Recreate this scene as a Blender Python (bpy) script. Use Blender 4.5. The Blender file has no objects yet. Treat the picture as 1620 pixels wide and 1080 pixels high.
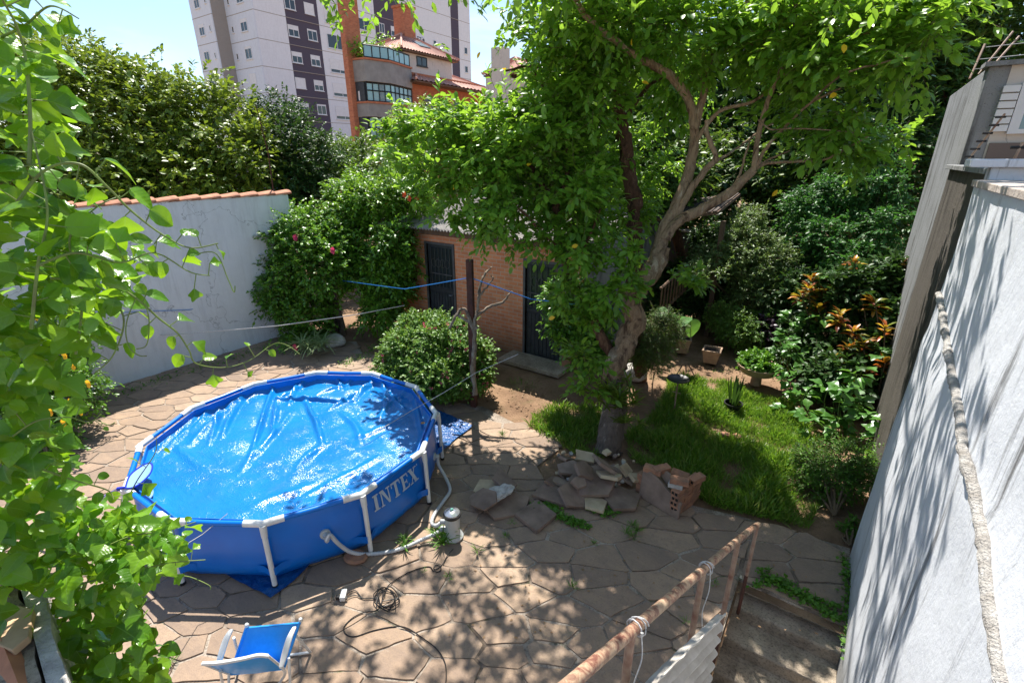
import bpy, math, random
import numpy as np
from mathutils import Vector, Matrix, noise
R_=math.radians
rng=np.random.default_rng(7); rd=random.Random(7)
sc=bpy.context.scene; C=sc.collection
# ------------------------------------------------------------ camera model (survey of the yard)
F=765.; PT=R_(20.8); H=4.09; AZ=R_(34.5)
ca,sa=math.cos(AZ),math.sin(AZ)
def ray(px,py):
    a=(px-810)/F; b=-(py-540)/F
    d=(a, math.cos(PT)+b*math.sin(PT), -math.sin(PT)+b*math.cos(PT))
    return Vector((ca*d[0]-sa*d[1], sa*d[0]+ca*d[1], d[2]))
CAM=Vector((0,0,H))
def Gz(px,py,z=0): d=ray(px,py); return CAM+d*((z-H)/d.z)
def Gx(px,py,x): d=ray(px,py); return CAM+d*(x/d.x)
def Gy(px,py,y): d=ray(px,py); return CAM+d*(y/d.y)
def Wd(px,py,dep): return CAM+ray(px,py)*dep      # dep = metres along the view axis
# ------------------------------------------------------------ object helpers
def link(o,parent=None):
    C.objects.link(o)
    if parent is not None: o.parent=parent
    return o
def tag(o,label=None,cat=None,group=None,kind=None):
    if label: o['label']=label
    if cat: o['category']=cat
    if group: o['group']=group
    if kind: o['kind']=kind
    return o
def thing(name,label,cat,loc=(0,0,0),rz=0,group=None):
    o=bpy.data.objects.new(name,None); o.empty_display_size=.1; C.objects.link(o)
    o.location=loc; o.rotation_euler=(0,0,rz); tag(o,label,cat,group); return o
def part_local(o,root):
    """shape was modelled in world space: keep it there under its thing"""
    m=Matrix.Translation(root.location)@Matrix.Rotation(root.rotation_euler.z,4,'Z')
    p=root.parent
    while p is not None: m=Matrix.Translation(p.location)@Matrix.Rotation(p.rotation_euler.z,4,'Z')@m; p=p.parent
    o.parent=root; o.matrix_parent_inverse=m.inverted(); return o
class MB:
    def __init__(s): s.v=[]; s.f=[]
    def add(s,vs,fs):
        n=len(s.v); s.v+= [tuple(v) for v in vs]; s.f+=[tuple(i+n for i in f) for f in fs]; return s
    def box(s,x0,x1,y0,y1,z0,z1,M=None):
        vs=[Vector(p) for p in ((x0,y0,z0),(x1,y0,z0),(x1,y1,z0),(x0,y1,z0),(x0,y0,z1),(x1,y0,z1),(x1,y1,z1),(x0,y1,z1))]
        if M is not None: vs=[M@v for v in vs]
        return s.add(vs,[(3,2,1,0),(4,5,6,7),(0,1,5,4),(1,2,6,5),(2,3,7,6),(3,0,4,7)])
    def prism(s,poly,z0,z1,M=None):
        n=len(poly); vs=[Vector((p[0],p[1],z0)) for p in poly]+[Vector((p[0],p[1],z1)) for p in poly]
        if M is not None: vs=[M@v for v in vs]
        return s.add(vs,[tuple(range(n-1,-1,-1)),tuple(range(n,2*n))]+[(i,(i+1)%n,(i+1)%n+n,i+n) for i in range(n)])
    def tube(s,pts,r,seg=8,cap=True,jit=0):
        pts=[Vector(p) for p in pts]; n=len(pts)
        rr=r if hasattr(r,'__len__') else [r]*n
        up=None; vs=[]
        for i,p in enumerate(pts):
            t=(pts[min(i+1,n-1)]-pts[max(i-1,0)])
            if t.length<1e-9: t=Vector((0,0,1))
            t.normalize()
            if up is None:
                up=t.cross(Vector((0,0,1)) if abs(t.z)<.9 else Vector((1,0,0))).normalized()
            up=(up-t*up.dot(t)); up.normalize() if up.length>1e-6 else None
            w=t.cross(up)
            for k in range(seg):
                a=2*math.pi*k/seg; q=rr[i]*(1+(rd.uniform(-jit,jit) if jit else 0))
                vs.append(p+up*math.cos(a)*q+w*math.sin(a)*q)
        fs=[(i*seg+k,i*seg+(k+1)%seg,(i+1)*seg+(k+1)%seg,(i+1)*seg+k) for i in range(n-1) for k in range(seg)]
        if cap: fs+=[tuple(range(seg-1,-1,-1)),tuple((n-1)*seg+k for k in range(seg))]
        return s.add(vs,fs)
    def lathe(s,prof,c=(0,0,0),seg=24,M=None):
        c=Vector(c); vs=[];n=len(prof)
        for r,z in prof:
            for k in range(seg):
                a=2*math.pi*k/seg; v=Vector((r*math.cos(a),r*math.sin(a),z)); 
                if M is not None: v=M@v
                vs.append(c+v)
        fs=[(i*seg+k,i*seg+(k+1)%seg,(i+1)*seg+(k+1)%seg,(i+1)*seg+k) for i in range(n-1) for k in range(seg)]
        fs+=[tuple(range(seg-1,-1,-1)),tuple((n-1)*seg+k for k in range(seg))]
        return s.add(vs,fs)
    def build(s,name,mat,parent=None,bevel=0,smooth=False,world=True,label=None):
        me=bpy.data.meshes.new(name); me.from_pydata(s.v,[],s.f); me.update()
        o=bpy.data.objects.new(name,me); C.objects.link(o)
        if mat: me.materials.append(mat)
        if smooth:
            for p in me.polygons: p.use_smooth=True
            me.set_sharp_from_angle(angle=R_(40))
        if bevel:
            b=o.modifiers.new('bevel','BEVEL'); b.width=bevel; b.segments=2; b.limit_method='ANGLE'
        if parent is not None:
            if world: part_local(o,parent)
            else: o.parent=parent
        if label: o['label']=label
        return o
def box_at(b,c,sx,sy,sz,rz=0,rx=0,ry=0):
    M=Matrix.Translation(Vector(c))@Matrix.Rotation(rz,4,'Z')@Matrix.Rotation(rx,4,'X')@Matrix.Rotation(ry,4,'Y')
    return b.box(-sx/2,sx/2,-sy/2,sy/2,-sz/2,sz/2,M)
def smooth_path(pts,n=8):
    pts=[Vector(p) for p in pts]; out=[]
    for i in range(len(pts)-1):
        p0=pts[max(i-1,0)];p1=pts[i];p2=pts[i+1];p3=pts[min(i+2,len(pts)-1)]
        for k in range(n):
            t=k/n
            out.append(.5*((2*p1)+(p2-p0)*t+(2*p0-5*p1+4*p2-p3)*t*t+(3*p1-p0-3*p2+p3)*t**3))
    out.append(pts[-1]); return out
# ------------------------------------------------------------ materials
class NT:
    def __init__(s,name):
        s.m=bpy.data.materials.new(name); s.m.use_nodes=True; s.t=s.m.node_tree; s.t.nodes.clear()
        s.out=s.n('ShaderNodeOutputMaterial')
    def n(s,ty,**k):
        q=s.t.nodes.new(ty)
        for a,b in k.items():
            if a.startswith('i_'):
                key=a[2:]; key=int(key) if key.isdigit() else key.replace('_',' ')
                q.inputs[key].default_value=b
            else: setattr(q,a,b)
        return q
    def l(s,a,b): s.t.links.new(a,b)
    def pos(s,scale=(1,1,1),rot=(0,0,0)):
        g=s.n('ShaderNodeNewGeometry'); m=s.n('ShaderNodeMapping'); m.inputs['Scale'].default_value=scale; m.inputs['Rotation'].default_value=rot
        s.l(g.outputs['Position'],m.inputs['Vector']); return m.outputs['Vector']
    def obj(s,scale=(1,1,1)):
        g=s.n('ShaderNodeTexCoord'); m=s.n('ShaderNodeMapping'); m.inputs['Scale'].default_value=scale
        s.l(g.outputs['Object'],m.inputs['Vector']); return m.outputs['Vector']
    def noise(s,vec,scale,detail=5,rough=.6,dist=0):
        q=s.n('ShaderNodeTexNoise'); q.inputs['Scale'].default_value=scale; q.inputs['Detail'].default_value=detail
        q.inputs['Roughness'].default_value=rough; q.inputs['Distortion'].default_value=dist; s.l(vec,q.inputs['Vector']); return q.outputs['Fac']
    def ramp(s,fac,stops,interp='LINEAR'):
        q=s.n('ShaderNodeValToRGB'); e=q.color_ramp.elements; q.color_ramp.interpolation=interp
        while len(e)<len(stops): e.new(.5)
        for i,(p,c) in enumerate(stops): e[i].position=p; e[i].color=(c[0],c[1],c[2],1) if hasattr(c,'__len__') else (c,c,c,1)
        s.l(fac,q.inputs[0]); return q.outputs[0]
    def mix(s,fac,a,b,mode='MIX'):
        q=s.n('ShaderNodeMix',data_type='RGBA',blend_type=mode)
        for val,idx in ((fac,0),(a,6),(b,7)):
            if hasattr(val,'links') or hasattr(val,'is_linked'): s.l(val,q.inputs[idx])
            else: q.inputs[idx].default_value=(val if idx==0 else (val[0],val[1],val[2],1))
        return q.outputs[2]
    def math(s,op,a,b=0):
        q=s.n('ShaderNodeMath',operation=op)
        for v,i in ((a,0),(b,1)):
            if hasattr(v,'is_linked'): s.l(v,q.inputs[i])
            else: q.inputs[i].default_value=v
        return q.outputs[0]
    def bump(s,h,strength=.3,dist=.01,prev=None):
        q=s.n('ShaderNodeBump'); q.inputs['Strength'].default_value=strength; q.inputs['Distance'].default_value=dist
        s.l(h,q.inputs['Height'])
        if prev is not None: s.l(prev,q.inputs['Normal'])
        return q.outputs[0]
    def bsdf(s,col,rough=.7,normal=None,metal=0,spec=.4,**k):
        q=s.n('ShaderNodeBsdfPrincipled')
        for v,i in ((col,'Base Color'),(rough,'Roughness'),(metal,'Metallic')):
            if hasattr(v,'is_linked'): s.l(v,q.inputs[i])
            else: q.inputs[i].default_value=(v if i!='Base Color' else (v[0],v[1],v[2],1))
        q.inputs['Specular IOR Level'].default_value=spec
        for a,b in k.items(): q.inputs[a.replace('_',' ')].default_value=b
        if normal is not None: s.l(normal,q.inputs['Normal'])
        return q.outputs[0]
    def done(s,sh): s.l(sh,s.out.inputs[0]); return s.m
def simple(name,c1,c2=None,scale=8,rough=.6,bump=.2,bd=.004,metal=0,spec=.4,stretch=(1,1,1),**k):
    t=NT(name); v=t.pos(stretch); f=t.noise(v,scale,6); c2=c2 or tuple(x*.7 for x in c1)
    col=t.ramp(f,[(.3,c2),(.7,c1)])
    n=t.bump(t.noise(v,scale*6,4),bump,bd) if bump else None
    return t.done(t.bsdf(col,rough,n,metal,spec,**k))
def leafmat(name,cols,trans=(.25,.42,.03),tf=.35,rough=.42,spec=.45,yellow=None,vein=False):
    t=NT(name); g=t.n('ShaderNodeNewGeometry')
    n=len(cols); stops=[(i/(max(n-1,1)),c) for i,c in enumerate(cols)]
    col=t.ramp(g.outputs['Random Per Island'],stops)
    big=t.noise(t.pos(),1.1,2)
    col=t.mix(t.math('MULTIPLY',big,.4 if len(cols)<6 else .1),col,tuple(min(1,c*1.35) for c in cols[-1]))
    tr=t.mix(.5,col,trans)
    nrm=None
    if vein:
        uv=t.n('ShaderNodeUVMap').outputs[0]; sp=t.n('ShaderNodeSeparateXYZ'); t.l(uv,sp.inputs[0])
        av=t.math('ABSOLUTE',t.math('SUBTRACT',sp.outputs[1],.5))
        mid=t.math('LESS_THAN',av,.012)
        lat=t.math('FRACT',t.math('MULTIPLY',t.math('SUBTRACT',sp.outputs[0],t.math('MULTIPLY',av,.75)),6.5))
        latm=t.math('LESS_THAN',t.math('ABSOLUTE',t.math('SUBTRACT',lat,.5)),.045)
        vm=t.math('MAXIMUM',t.math('MULTIPLY',mid,.75),t.math('MULTIPLY',latm,.28))
        col=t.mix(vm,col,(.2,.36,.06)); 
        cup=t.math('ABSOLUTE',t.math('SUBTRACT',lat,.5))
        nz=t.noise(t.pos(),45,3)
        nrm=t.bump(t.math('ADD',t.math('MULTIPLY',cup,-.45),nz),.4,.004)
        tr=t.mix(vm,tr,(.3,.5,.05))
    p=t.bsdf(col,rough,nrm,0,spec)
    q=t.n('ShaderNodeBsdfTranslucent'); t.l(tr,q.inputs[0])
    m=t.n('ShaderNodeMixShader'); m.inputs[0].default_value=tf; t.l(p,m.inputs[1]); t.l(q.outputs[0],m.inputs[2])
    return t.done(m.outputs[0])
M={}
def flagstone():
    t=NT('flagstone'); v=t.pos(); g=t.n('ShaderNodeNewGeometry').outputs['Random Per Island']
    base=t.ramp(g,[(0,(.2,.145,.11)),(.2,(.31,.22,.155)),(.4,(.24,.175,.13)),(.55,(.34,.245,.17)),(.7,(.27,.19,.135)),(.85,(.38,.28,.2)),(1,(.2,.155,.125))],'CONSTANT')
    wv=t.pos((1.2,4.5,1),(0,0,.6))
    base=t.mix(t.ramp(t.noise(wv,1.1,7,.7,.8),[(.4,0),(.7,.55)]),base,(.43,.3,.19))
    base=t.mix(t.ramp(t.noise(v,2.6,8,.75),[(.42,0),(.66,.65)]),base,(.17,.13,.105))
    base=t.mix(t.ramp(t.noise(v,16,8,.8),[(.52,0),(.68,.5)]),base,(.12,.09,.075))
    base=t.mix(t.ramp(t.noise(v,75,4,.7),[(.3,.6),(.46,0)]),base,(.1,.08,.065))
    pale=t.ramp(t.noise(v,5.5,6,.8),[(.62,0),(.72,.45)]); base=t.mix(pale,base,(.46,.4,.33))
    base=t.mix(.2,base,(.38,.275,.2))
    n=t.bump(t.noise(v,5,8,.7),.6,.03); n=t.bump(t.noise(v,45,6,.75),.6,.006,n)
    return t.done(t.bsdf(base,.85,n,0,.25))
def mortar():
    t=NT('paving_mortar'); v=t.pos(); col=t.ramp(t.noise(v,.9,5,.7),[(.36,(.1,.075,.055)),(.46,(.23,.18,.14)),(.58,(.4,.34,.28))])
    col=t.mix(t.ramp(t.noise(v,3,6,.7),[(.58,0),(.66,.8)]),col,(.05,.07,.02)); col=t.mix(t.ramp(t.noise(v,50,5,.7),[(.35,.6),(.5,0)]),col,(.06,.05,.04))
    return t.done(t.bsdf(col,.95,t.bump(t.noise(v,30,7,.75),1,.015),0,.15))
M['mort']=mortar()
M['flag']=flagstone()
def dirt():
    t=NT('dirt'); v=t.pos(); f=t.noise(v,1.3,8,.65); col=t.ramp(f,[(.3,(.15,.09,.055)),(.55,(.29,.185,.115)),(.75,(.38,.26,.165))])
    lit=t.noise(v,28,5,.7); col=t.mix(t.ramp(lit,[(.55,0),(.7,.6)]),col,(.13,.085,.05))
    col=t.mix(t.ramp(t.noise(v,2.2,4),[(.55,0),(.72,.45)]),col,(.06,.08,.025))
    return t.done(t.bsdf(col,.95,t.bump(t.noise(v,18,8,.75),.9,.04),0,.15))
M['dirt']=dirt()
def plaster(name,base,stain,streak=(9,9,.7),amt=.5,grit=.35,crack=True):
    t=NT(name); v=t.pos(); sv=t.pos(streak)
    s1=t.ramp(t.noise(sv,1.2,7,.72),[(.46,0),(.66,1)]); s2=t.ramp(t.noise(v,.9,6,.7,.4),[(.36,0),(.58,1)])
    sm=t.math('MULTIPLY',t.math('MULTIPLY',s1,s2),amt)
    col=t.mix(sm,base,stain)
    blot=t.ramp(t.noise(v,3.5,8,.75),[(.4,0),(.8,.4)]); col=t.mix(blot,col,tuple(b*.72 for b in base))
    if crack:
        q=t.n('ShaderNodeTexVoronoi',feature='DISTANCE_TO_EDGE'); q.inputs['Scale'].default_value=.55
        nn=t.n('ShaderNodeTexNoise'); nn.inputs['Scale'].default_value=3; nn.inputs['Detail'].default_value=6; t.l(v,nn.inputs['Vector'])
        a=t.n('ShaderNodeVectorMath',operation='MULTIPLY_ADD'); t.l(nn.outputs['Color'],a.inputs[0]); a.inputs[1].default_value=(.9,.9,.9); t.l(v,a.inputs[2]); t.l(a.outputs[0],q.inputs['Vector'])
        ck=t.ramp(q.outputs['Distance'],[(0,.55),(.006,0)]); col=t.mix(ck,col,(.12,.12,.12))
    gr=t.noise(v,55,4,.6)
    if grit>.8: col=t.mix(t.ramp(gr,[(.3,.75),(.42,0)]),col,tuple(b*.3 for b in base))
    n=t.bump(gr,grit,.008); n=t.bump(t.noise(v,4,4),.3,.03,n)
    return t.done(t.bsdf(col,.85,n,0,.25))
M['plasterL']=plaster('white_plaster',(.74,.76,.78),(.3,.3,.29),amt=.28)
def wallR():
    t=NT('gritty_paint'); v=t.pos(); base=(.64,.66,.7)
    a=t.ramp(t.noise(t.pos((9,7,.35),(.16,0,0)),1.1,8,.75),[(.53,0),(.66,1)]); m=t.ramp(t.noise(v,.75,5,.65),[(.4,0),(.52,1)])
    col=t.mix(t.math('MULTIPLY',t.math('MULTIPLY',a,m),.85),base,(.07,.065,.06))
    col=t.mix(t.ramp(t.noise(v,2.1,8,.8),[(.5,0),(.75,.45)]),col,(.42,.43,.44))
    pit=t.noise(v,40,5,.75); pm=t.ramp(t.noise(v,1.4,4,.6),[(.4,.25),(.65,1)])
    col=t.mix(t.math('MULTIPLY',t.ramp(pit,[(.28,.9),(.36,0)]),pm),col,(.16,.16,.16))
    s=t.n('ShaderNodeSeparateXYZ'); t.l(v,s.inputs[0]); low=t.ramp(t.math('ADD',s.outputs[2],t.math('MULTIPLY',t.noise(v,3,6,.7),.7)),[(.3,.8),(.75,0)]); col=t.mix(low,col,(.2,.19,.17))
    n=t.bump(pit,.55,.006); n=t.bump(t.noise(t.pos((1,1,.6)),6,6,.6),.35,.03,n); return t.done(t.bsdf(col,.85,n,0,.25))
M['plasterR']=wallR()
M['plasterD']=plaster('stained_render',(.12,.105,.09),(.03,.025,.02),streak=(8,6,.5),amt=1.2,grit=1,crack=False)
M['plasterG']=plaster('grey_render',(.27,.275,.28),(.07,.065,.06),streak=(7,4,.5),amt=1.2,grit=.9,crack=True)
M['beige']=plaster('beige_paint',(.62,.56,.5),(.3,.27,.24),amt=.2,grit=.1)
def conc():
    t=NT('concrete'); v=t.pos(); oi=t.n('ShaderNodeObjectInfo').outputs['Random']; col=t.ramp(t.noise(v,3,8,.75),[(.32,(.22,.175,.13)),(.5,(.42,.345,.26)),(.68,(.58,.49,.38))]); col=t.mix(t.math('MULTIPLY',oi,.45),col,(.2,.17,.14))
    col=t.mix(t.ramp(t.noise(v,45,5,.7),[(.34,.7),(.5,0)]),col,(.09,.075,.06))
    return t.done(t.bsdf(col,.92,t.bump(t.noise(v,30,7,.75),1,.012),0,.2))
M['concrete']=conc()
M['nosing']=simple('worn_cement_edge',(.66,.58,.47),(.38,.32,.25),7,.9,.8,.006)
M['mortar']=simple('rough_mortar',(.62,.6,.57),(.3,.27,.24),14,.95,1,.03)
M['stone']=simple('slab_stone',(.30,.215,.165),(.15,.105,.08),4,.85,.6,.006)
M['stone3']=simple('dusty_stone',(.4,.3,.23),(.2,.145,.11),5,.9,.7,.006)
M['stone2']=simple('pale_stone',(.55,.45,.3),(.35,.26,.17),5,.85,.5,.006)
M['chunk']=simple('concrete_chunk',(.6,.57,.52),(.3,.28,.26),14,.95,1,.01,spec=.1)
M['tile']=simple('terracotta',(.55,.24,.13),(.27,.11,.065),7,.8,.5,.005)
M['tile2']=simple('roof_terracotta',(.62,.34,.26),(.4,.2,.15),2,.8,.3,.01)
M['bricky']=simple('loose_brick',(.46,.22,.125),(.2,.12,.085),9,.9,.7,.006)
def brick(name,c1,c2,mo,sx=1.,bw=.22,rh=.085,axis='xz'):
    t=NT(name); g=t.n('ShaderNodeNewGeometry'); s=t.n('ShaderNodeSeparateXYZ'); t.l(g.outputs['Position'],s.inputs[0])
    c=t.n('ShaderNodeCombineXYZ'); t.l(t.math('ADD',s.outputs[0],s.outputs[1]),c.inputs[0]); t.l(s.outputs[2],c.inputs[1])
    b=t.n('ShaderNodeTexBrick'); t.l(c.outputs[0],b.inputs['Vector']); b.inputs['Scale'].default_value=1
    b.inputs['Brick Width'].default_value=bw; b.inputs['Row Height'].default_value=rh; b.inputs['Mortar Size'].default_value=.007; b.inputs['Mortar Smooth'].default_value=.25; b.inputs['Bias'].default_value=0
    b.inputs['Color1'].default_value=(*c1,1); b.inputs['Color2'].default_value=(*c2,1); b.inputs['Mortar'].default_value=(*mo,1)
    v=t.pos(); col=t.mix(t.ramp(t.noise(v,2.5,8,.7),[(.4,0),(.8,.6)]),b.outputs['Color'],tuple(x*.55 for x in c1))
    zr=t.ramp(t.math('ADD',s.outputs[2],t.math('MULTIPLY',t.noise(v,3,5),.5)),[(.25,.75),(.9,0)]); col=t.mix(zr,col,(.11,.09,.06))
    n=t.bump(b.outputs['Fac'],-.6,.008); n=t.bump(t.noise(v,40,5),.35,.004,n)
    return t.done(t.bsdf(col,.88,n,0,.25))
M['brick']=brick('shed_brick',(.82,.34,.17),(.66,.24,.12),(.62,.5,.4))
M['brickfar']=brick('orange_brick',(.55,.2,.1),(.42,.14,.075),(.45,.25,.17),bw=.3,rh=.12)
def corr(name,c1,c2,dirv='x',per=.075):
    return simple(name,c1,c2,3,.85,.6,.01)
M['fibro']=simple('fibrocement',(.40,.37,.35),(.2,.18,.17),2.5,.9,.8,.01)
M['fibrow']=simple('pale_fibrocement',(.56,.53,.48),(.34,.31,.27),6,.85,.6,.005)
def bark(name,pale,mid,dark,sc=6):
    t=NT(name); v=t.pos((1,1,.35)); f=t.noise(v,sc,7,.7,.6); col=t.ramp(f,[(.36,dark),(.46,mid),(.56,mid),(.64,pale)])
    col=t.mix(t.ramp(t.noise(v,sc*4,5,.7),[(.45,0),(.7,.6)]),col,dark)
    n=t.bump(f,1,.05); n=t.bump(t.noise(v,sc*5,5,.7),.7,.015,n)
    return t.done(t.bsdf(col,.9,n,0,.2))
M['bark']=bark('peeling_bark',(.56,.45,.33),(.36,.25,.16),(.1,.06,.04))
M['bark_x']=simple('peeling_bark',(.36,.26,.17),(.13,.085,.055),5,.9,1,.03,stretch=(1,1,.35))
M['bark2']=bark('shaggy_bark',(.25,.14,.085),(.13,.065,.04),(.04,.025,.018),8)
M['barkbase']=bark('grey_bark',(.33,.27,.22),(.16,.125,.1),(.04,.03,.025),6)
M['twig']=simple('twig',(.17,.12,.07),(.08,.055,.035),12,.9,.3,.003)
M['gstem']=simple('green_stem',(.2,.3,.06),(.14,.16,.05),20,.6,.2,.002)
M['deadwood']=simple('dead_branch',(.33,.27,.2),(.1,.07,.05),9,.9,1,.01)
M['poolblue']=simple('pool_vinyl',(.0,.16,.6),(.0,.12,.5),2,.34,.15,.004,spec=.5)
M['poolrail']=simple('pool_rail_blue',(.0,.16,.6),(.0,.13,.52),2,.3,0)
M['white']=simple('white_plastic',(.74,.74,.72),(.62,.62,.6),8,.35,0)
M['logo']=simple('logo_print',(.42,.5,.6),(.38,.46,.56),8,.5,0)
def cover():
    t=NT('solar_cover'); v=t.pos()
    col=t.ramp(t.noise(v,2,4),[(.3,(.004,.135,.4)),(.7,(.006,.18,.5))])
    q=t.n('ShaderNodeTexVoronoi'); q.inputs['Scale'].default_value=62; t.l(v,q.inputs['Vector'])
    patch=t.ramp(t.noise(t.pos((1,2.2,1),(0,0,.9)),2.2,5,.65),[(.4,.12),(.62,1)])
    n=t.bump(t.math('MULTIPLY',q.outputs['Distance'],patch),.55,.01)
    wv=t.pos((9,20,1),(0,0,.9)); r1=t.noise(wv,1.2,4,.6,.8); r2=t.noise(t.pos((1,1,1)),4,4,.6,.8)
    n=t.bump(t.math('MULTIPLY',r1,patch),.16,.025,n); n=t.bump(r2,.08,.03,n)
    return t.done(t.bsdf(col,.22,n,0,.35))
M['cover']=cover()
def tarp():
    t=NT('tarp'); v=t.pos(); col=t.ramp(t.noise(v,9,6),[(.3,(.0,.05,.2)),(.7,(.01,.1,.3))])
    q=t.n('ShaderNodeTexVoronoi'); q.inputs['Scale'].default_value=14; t.l(v,q.inputs['Vector'])
    n=t.bump(t.noise(v,12,5,.6,1),.9,.03); n=t.bump(q.outputs['Distance'],.6,.02,n)
    return t.done(t.bsdf(col,.3,n,0,.5))
M['tarp']=tarp()
M['rust']=simple('rusty_steel',(.12,.045,.028),(.04,.02,.016),9,.85,.7,.004)
def railm():
    t=NT('rusty_painted_pipe'); v=t.pos(); f=t.noise(v,22,7,.75,.5)
    col=t.ramp(f,[(.42,(.42,.29,.19)),(.5,(.3,.17,.11)),(.58,(.17,.065,.045))])
    col=t.mix(t.ramp(t.noise(v,5,4),[(.5,0),(.7,.7)]),col,(.45,.36,.24))
    return t.done(t.bsdf(col,.6,t.bump(f,.4,.003),0,.4))
M['rail']=railm()
M['postp']=simple('weathered_post_paint',(.4,.3,.22),(.2,.09,.06),9,.7,.5,.003)
M['grayp']=simple('grey_plastic',(.45,.47,.47),(.38,.4,.4),6,.4,0)
M['hose']=simple('hose_plastic',(.55,.56,.57),(.42,.43,.44),9,.45,0)
M['chrome']=simple('pump_lid',(.5,.52,.55),(.4,.42,.45),6,.18,0,metal=.7)
M['black']=simple('black_rubber',(.02,.018,.018),(.012,.012,.012),6,.5,0)
M['fabric']=simple('blue_sling_fabric',(.03,.32,.78),(.02,.27,.7),30,.4,.3,.002)
M['net']=simple('net_mesh',(.2,.35,.7),(.16,.3,.62),60,.7,.4,.003)
M['netblue']=simple('net_frame_blue',(.01,.03,.45),(.01,.03,.4),6,.4,0)
M['alu']=simple('grey_aluminium',(.5,.5,.52),(.4,.4,.42),6,.35,0,metal=.5)
M['rope']=simple('white_rope',(.7,.7,.68),(.4,.4,.4),60,.8,.5,.002)
M['ropeb']=simple('blue_rope',(.02,.22,.6),(.02,.16,.5),40,.6,.3,.002)
M['wire']=simple('thin_wire',(.45,.45,.44),(.3,.3,.3),30,.5,0)
M['doorg']=simple('dark_door_paint',(.055,.065,.075),(.03,.035,.04),6,.55,.3,.003)
M['doorf']=simple('grey_door_frame',(.13,.135,.14),(.07,.07,.075),6,.6,.3,.003)
def glass(name,c=(.03,.04,.045),rough=.08):
    t=NT(name); v=t.pos(); n=t.bump(t.noise(v,1.5,2),.1,.02); return t.done(t.bsdf(c,rough,n,0,.8))
M['glass']=glass('dark_glass'); M['glassb']=glass('bluish_glass',(.12,.22,.26),.06); M['glasst']=glass('teal_blind_glass',(.25,.45,.47),.15)
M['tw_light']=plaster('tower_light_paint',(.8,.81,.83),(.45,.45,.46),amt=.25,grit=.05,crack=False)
M['tw_left']=plaster('tower_bluish_wall',(.72,.76,.82),(.45,.45,.45),amt=.25,grit=.05,crack=False)
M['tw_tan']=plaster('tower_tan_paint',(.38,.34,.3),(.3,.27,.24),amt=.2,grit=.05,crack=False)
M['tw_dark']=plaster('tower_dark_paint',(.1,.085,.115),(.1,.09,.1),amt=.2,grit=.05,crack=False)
M['shutter']=simple('white_roller_shutter',(.8,.8,.8),(.7,.7,.7),3,.6,0)
M['wframe']=simple('white_window_frame',(.75,.75,.75),(.68,.68,.68),3,.5,0)
M['bframe']=simple('black_window_frame',(.02,.02,.022),(.015,.015,.016),3,.4,0)
M['balc']=simple('grey_balcony_concrete',(.31,.30,.28),(.22,.21,.2),1.5,.85,.3,.01)
M['pot']=simple('square_terracotta_pot',(.42,.29,.19),(.25,.17,.12),9,.85,.6,.004)
M['potb']=simple('black_plastic_pot',(.015,.015,.015),(.01,.01,.01),6,.4,0)
M['soil']=simple('potting_soil',(.05,.035,.025),(.02,.015,.01),20,.95,1,.02)
M['wood']=simple('weathered_wood',(.2,.12,.075),(.08,.05,.035),8,.85,.7,.005,stretch=(1,1,.3))
M['orange']=simple('orange_post',(.5,.17,.02),(.35,.1,.02),6,.8,.3,.004)
M['red']=leafmat('magenta_petals',[(.5,.02,.08),(.6,.05,.16)],(.8,.1,.2),.3)
M['redo']=leafmat('orange_red_petals',[(.6,.06,.02),(.7,.1,.02)],(.8,.1,.02),.3)
M['pink']=leafmat('pink_petals',[(.55,.08,.16),(.6,.2,.2)],(.8,.2,.2),.3)
M['yel']=leafmat('yellow_petals',[(.75,.42,.01),(.8,.5,.02)],(.9,.6,.05),.35)
L={}
L['vine']=leafmat('vine_leaf',[(.025,.095,.01),(.06,.19,.012),(.10,.27,.014),(.2,.4,.02),(.06,.17,.012),(.24,.42,.03)],(.5,.78,.015),.42,.3,.5,vein=True)
L['main']=leafmat('guava_leaf',[(.045,.13,.018),(.075,.19,.022),(.12,.27,.03),(.2,.36,.04)],(.5,.8,.05),.46,.36)
L['mainlo']=leafmat('guava_leaf_deep',[(.025,.085,.015),(.045,.13,.02),(.07,.19,.022)],(.22,.5,.03),.33,.38)
L['left']=leafmat('glossy_orchard_leaf',[(.045,.1,.014),(.08,.16,.018),(.13,.21,.02),(.21,.27,.03)],(.38,.5,.03),.3,.4)
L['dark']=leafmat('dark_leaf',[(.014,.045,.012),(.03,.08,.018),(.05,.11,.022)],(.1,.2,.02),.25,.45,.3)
L['bg']=leafmat('background_leaf',[(.018,.055,.012),(.032,.09,.016),(.07,.15,.02),(.14,.22,.03)],(.25,.4,.03),.3,.5)
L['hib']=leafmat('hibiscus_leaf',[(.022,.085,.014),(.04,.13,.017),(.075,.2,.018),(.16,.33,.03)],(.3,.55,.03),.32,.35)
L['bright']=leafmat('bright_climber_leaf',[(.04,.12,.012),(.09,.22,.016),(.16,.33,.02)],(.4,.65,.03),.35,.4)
L['lan']=leafmat('lantana_leaf',[(.045,.12,.02),(.09,.2,.03),(.15,.29,.04)],(.35,.5,.05),.3,.45)
L['grass']=leafmat('grass_blade',[(.045,.13,.01),(.08,.21,.015),(.14,.3,.025),(.05,.14,.012),(.2,.32,.04),(.3,.3,.09)],(.35,.6,.03),.4,.4)
L['weed']=leafmat('weed_leaf',[(.035,.1,.01),(.07,.18,.015),(.1,.24,.02)],(.25,.5,.02),.35,.5)
L['spider']=leafmat('pale_strap_leaf',[(.12,.2,.06),(.22,.32,.12),(.35,.43,.2)],(.4,.5,.2),.3,.45)
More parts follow.
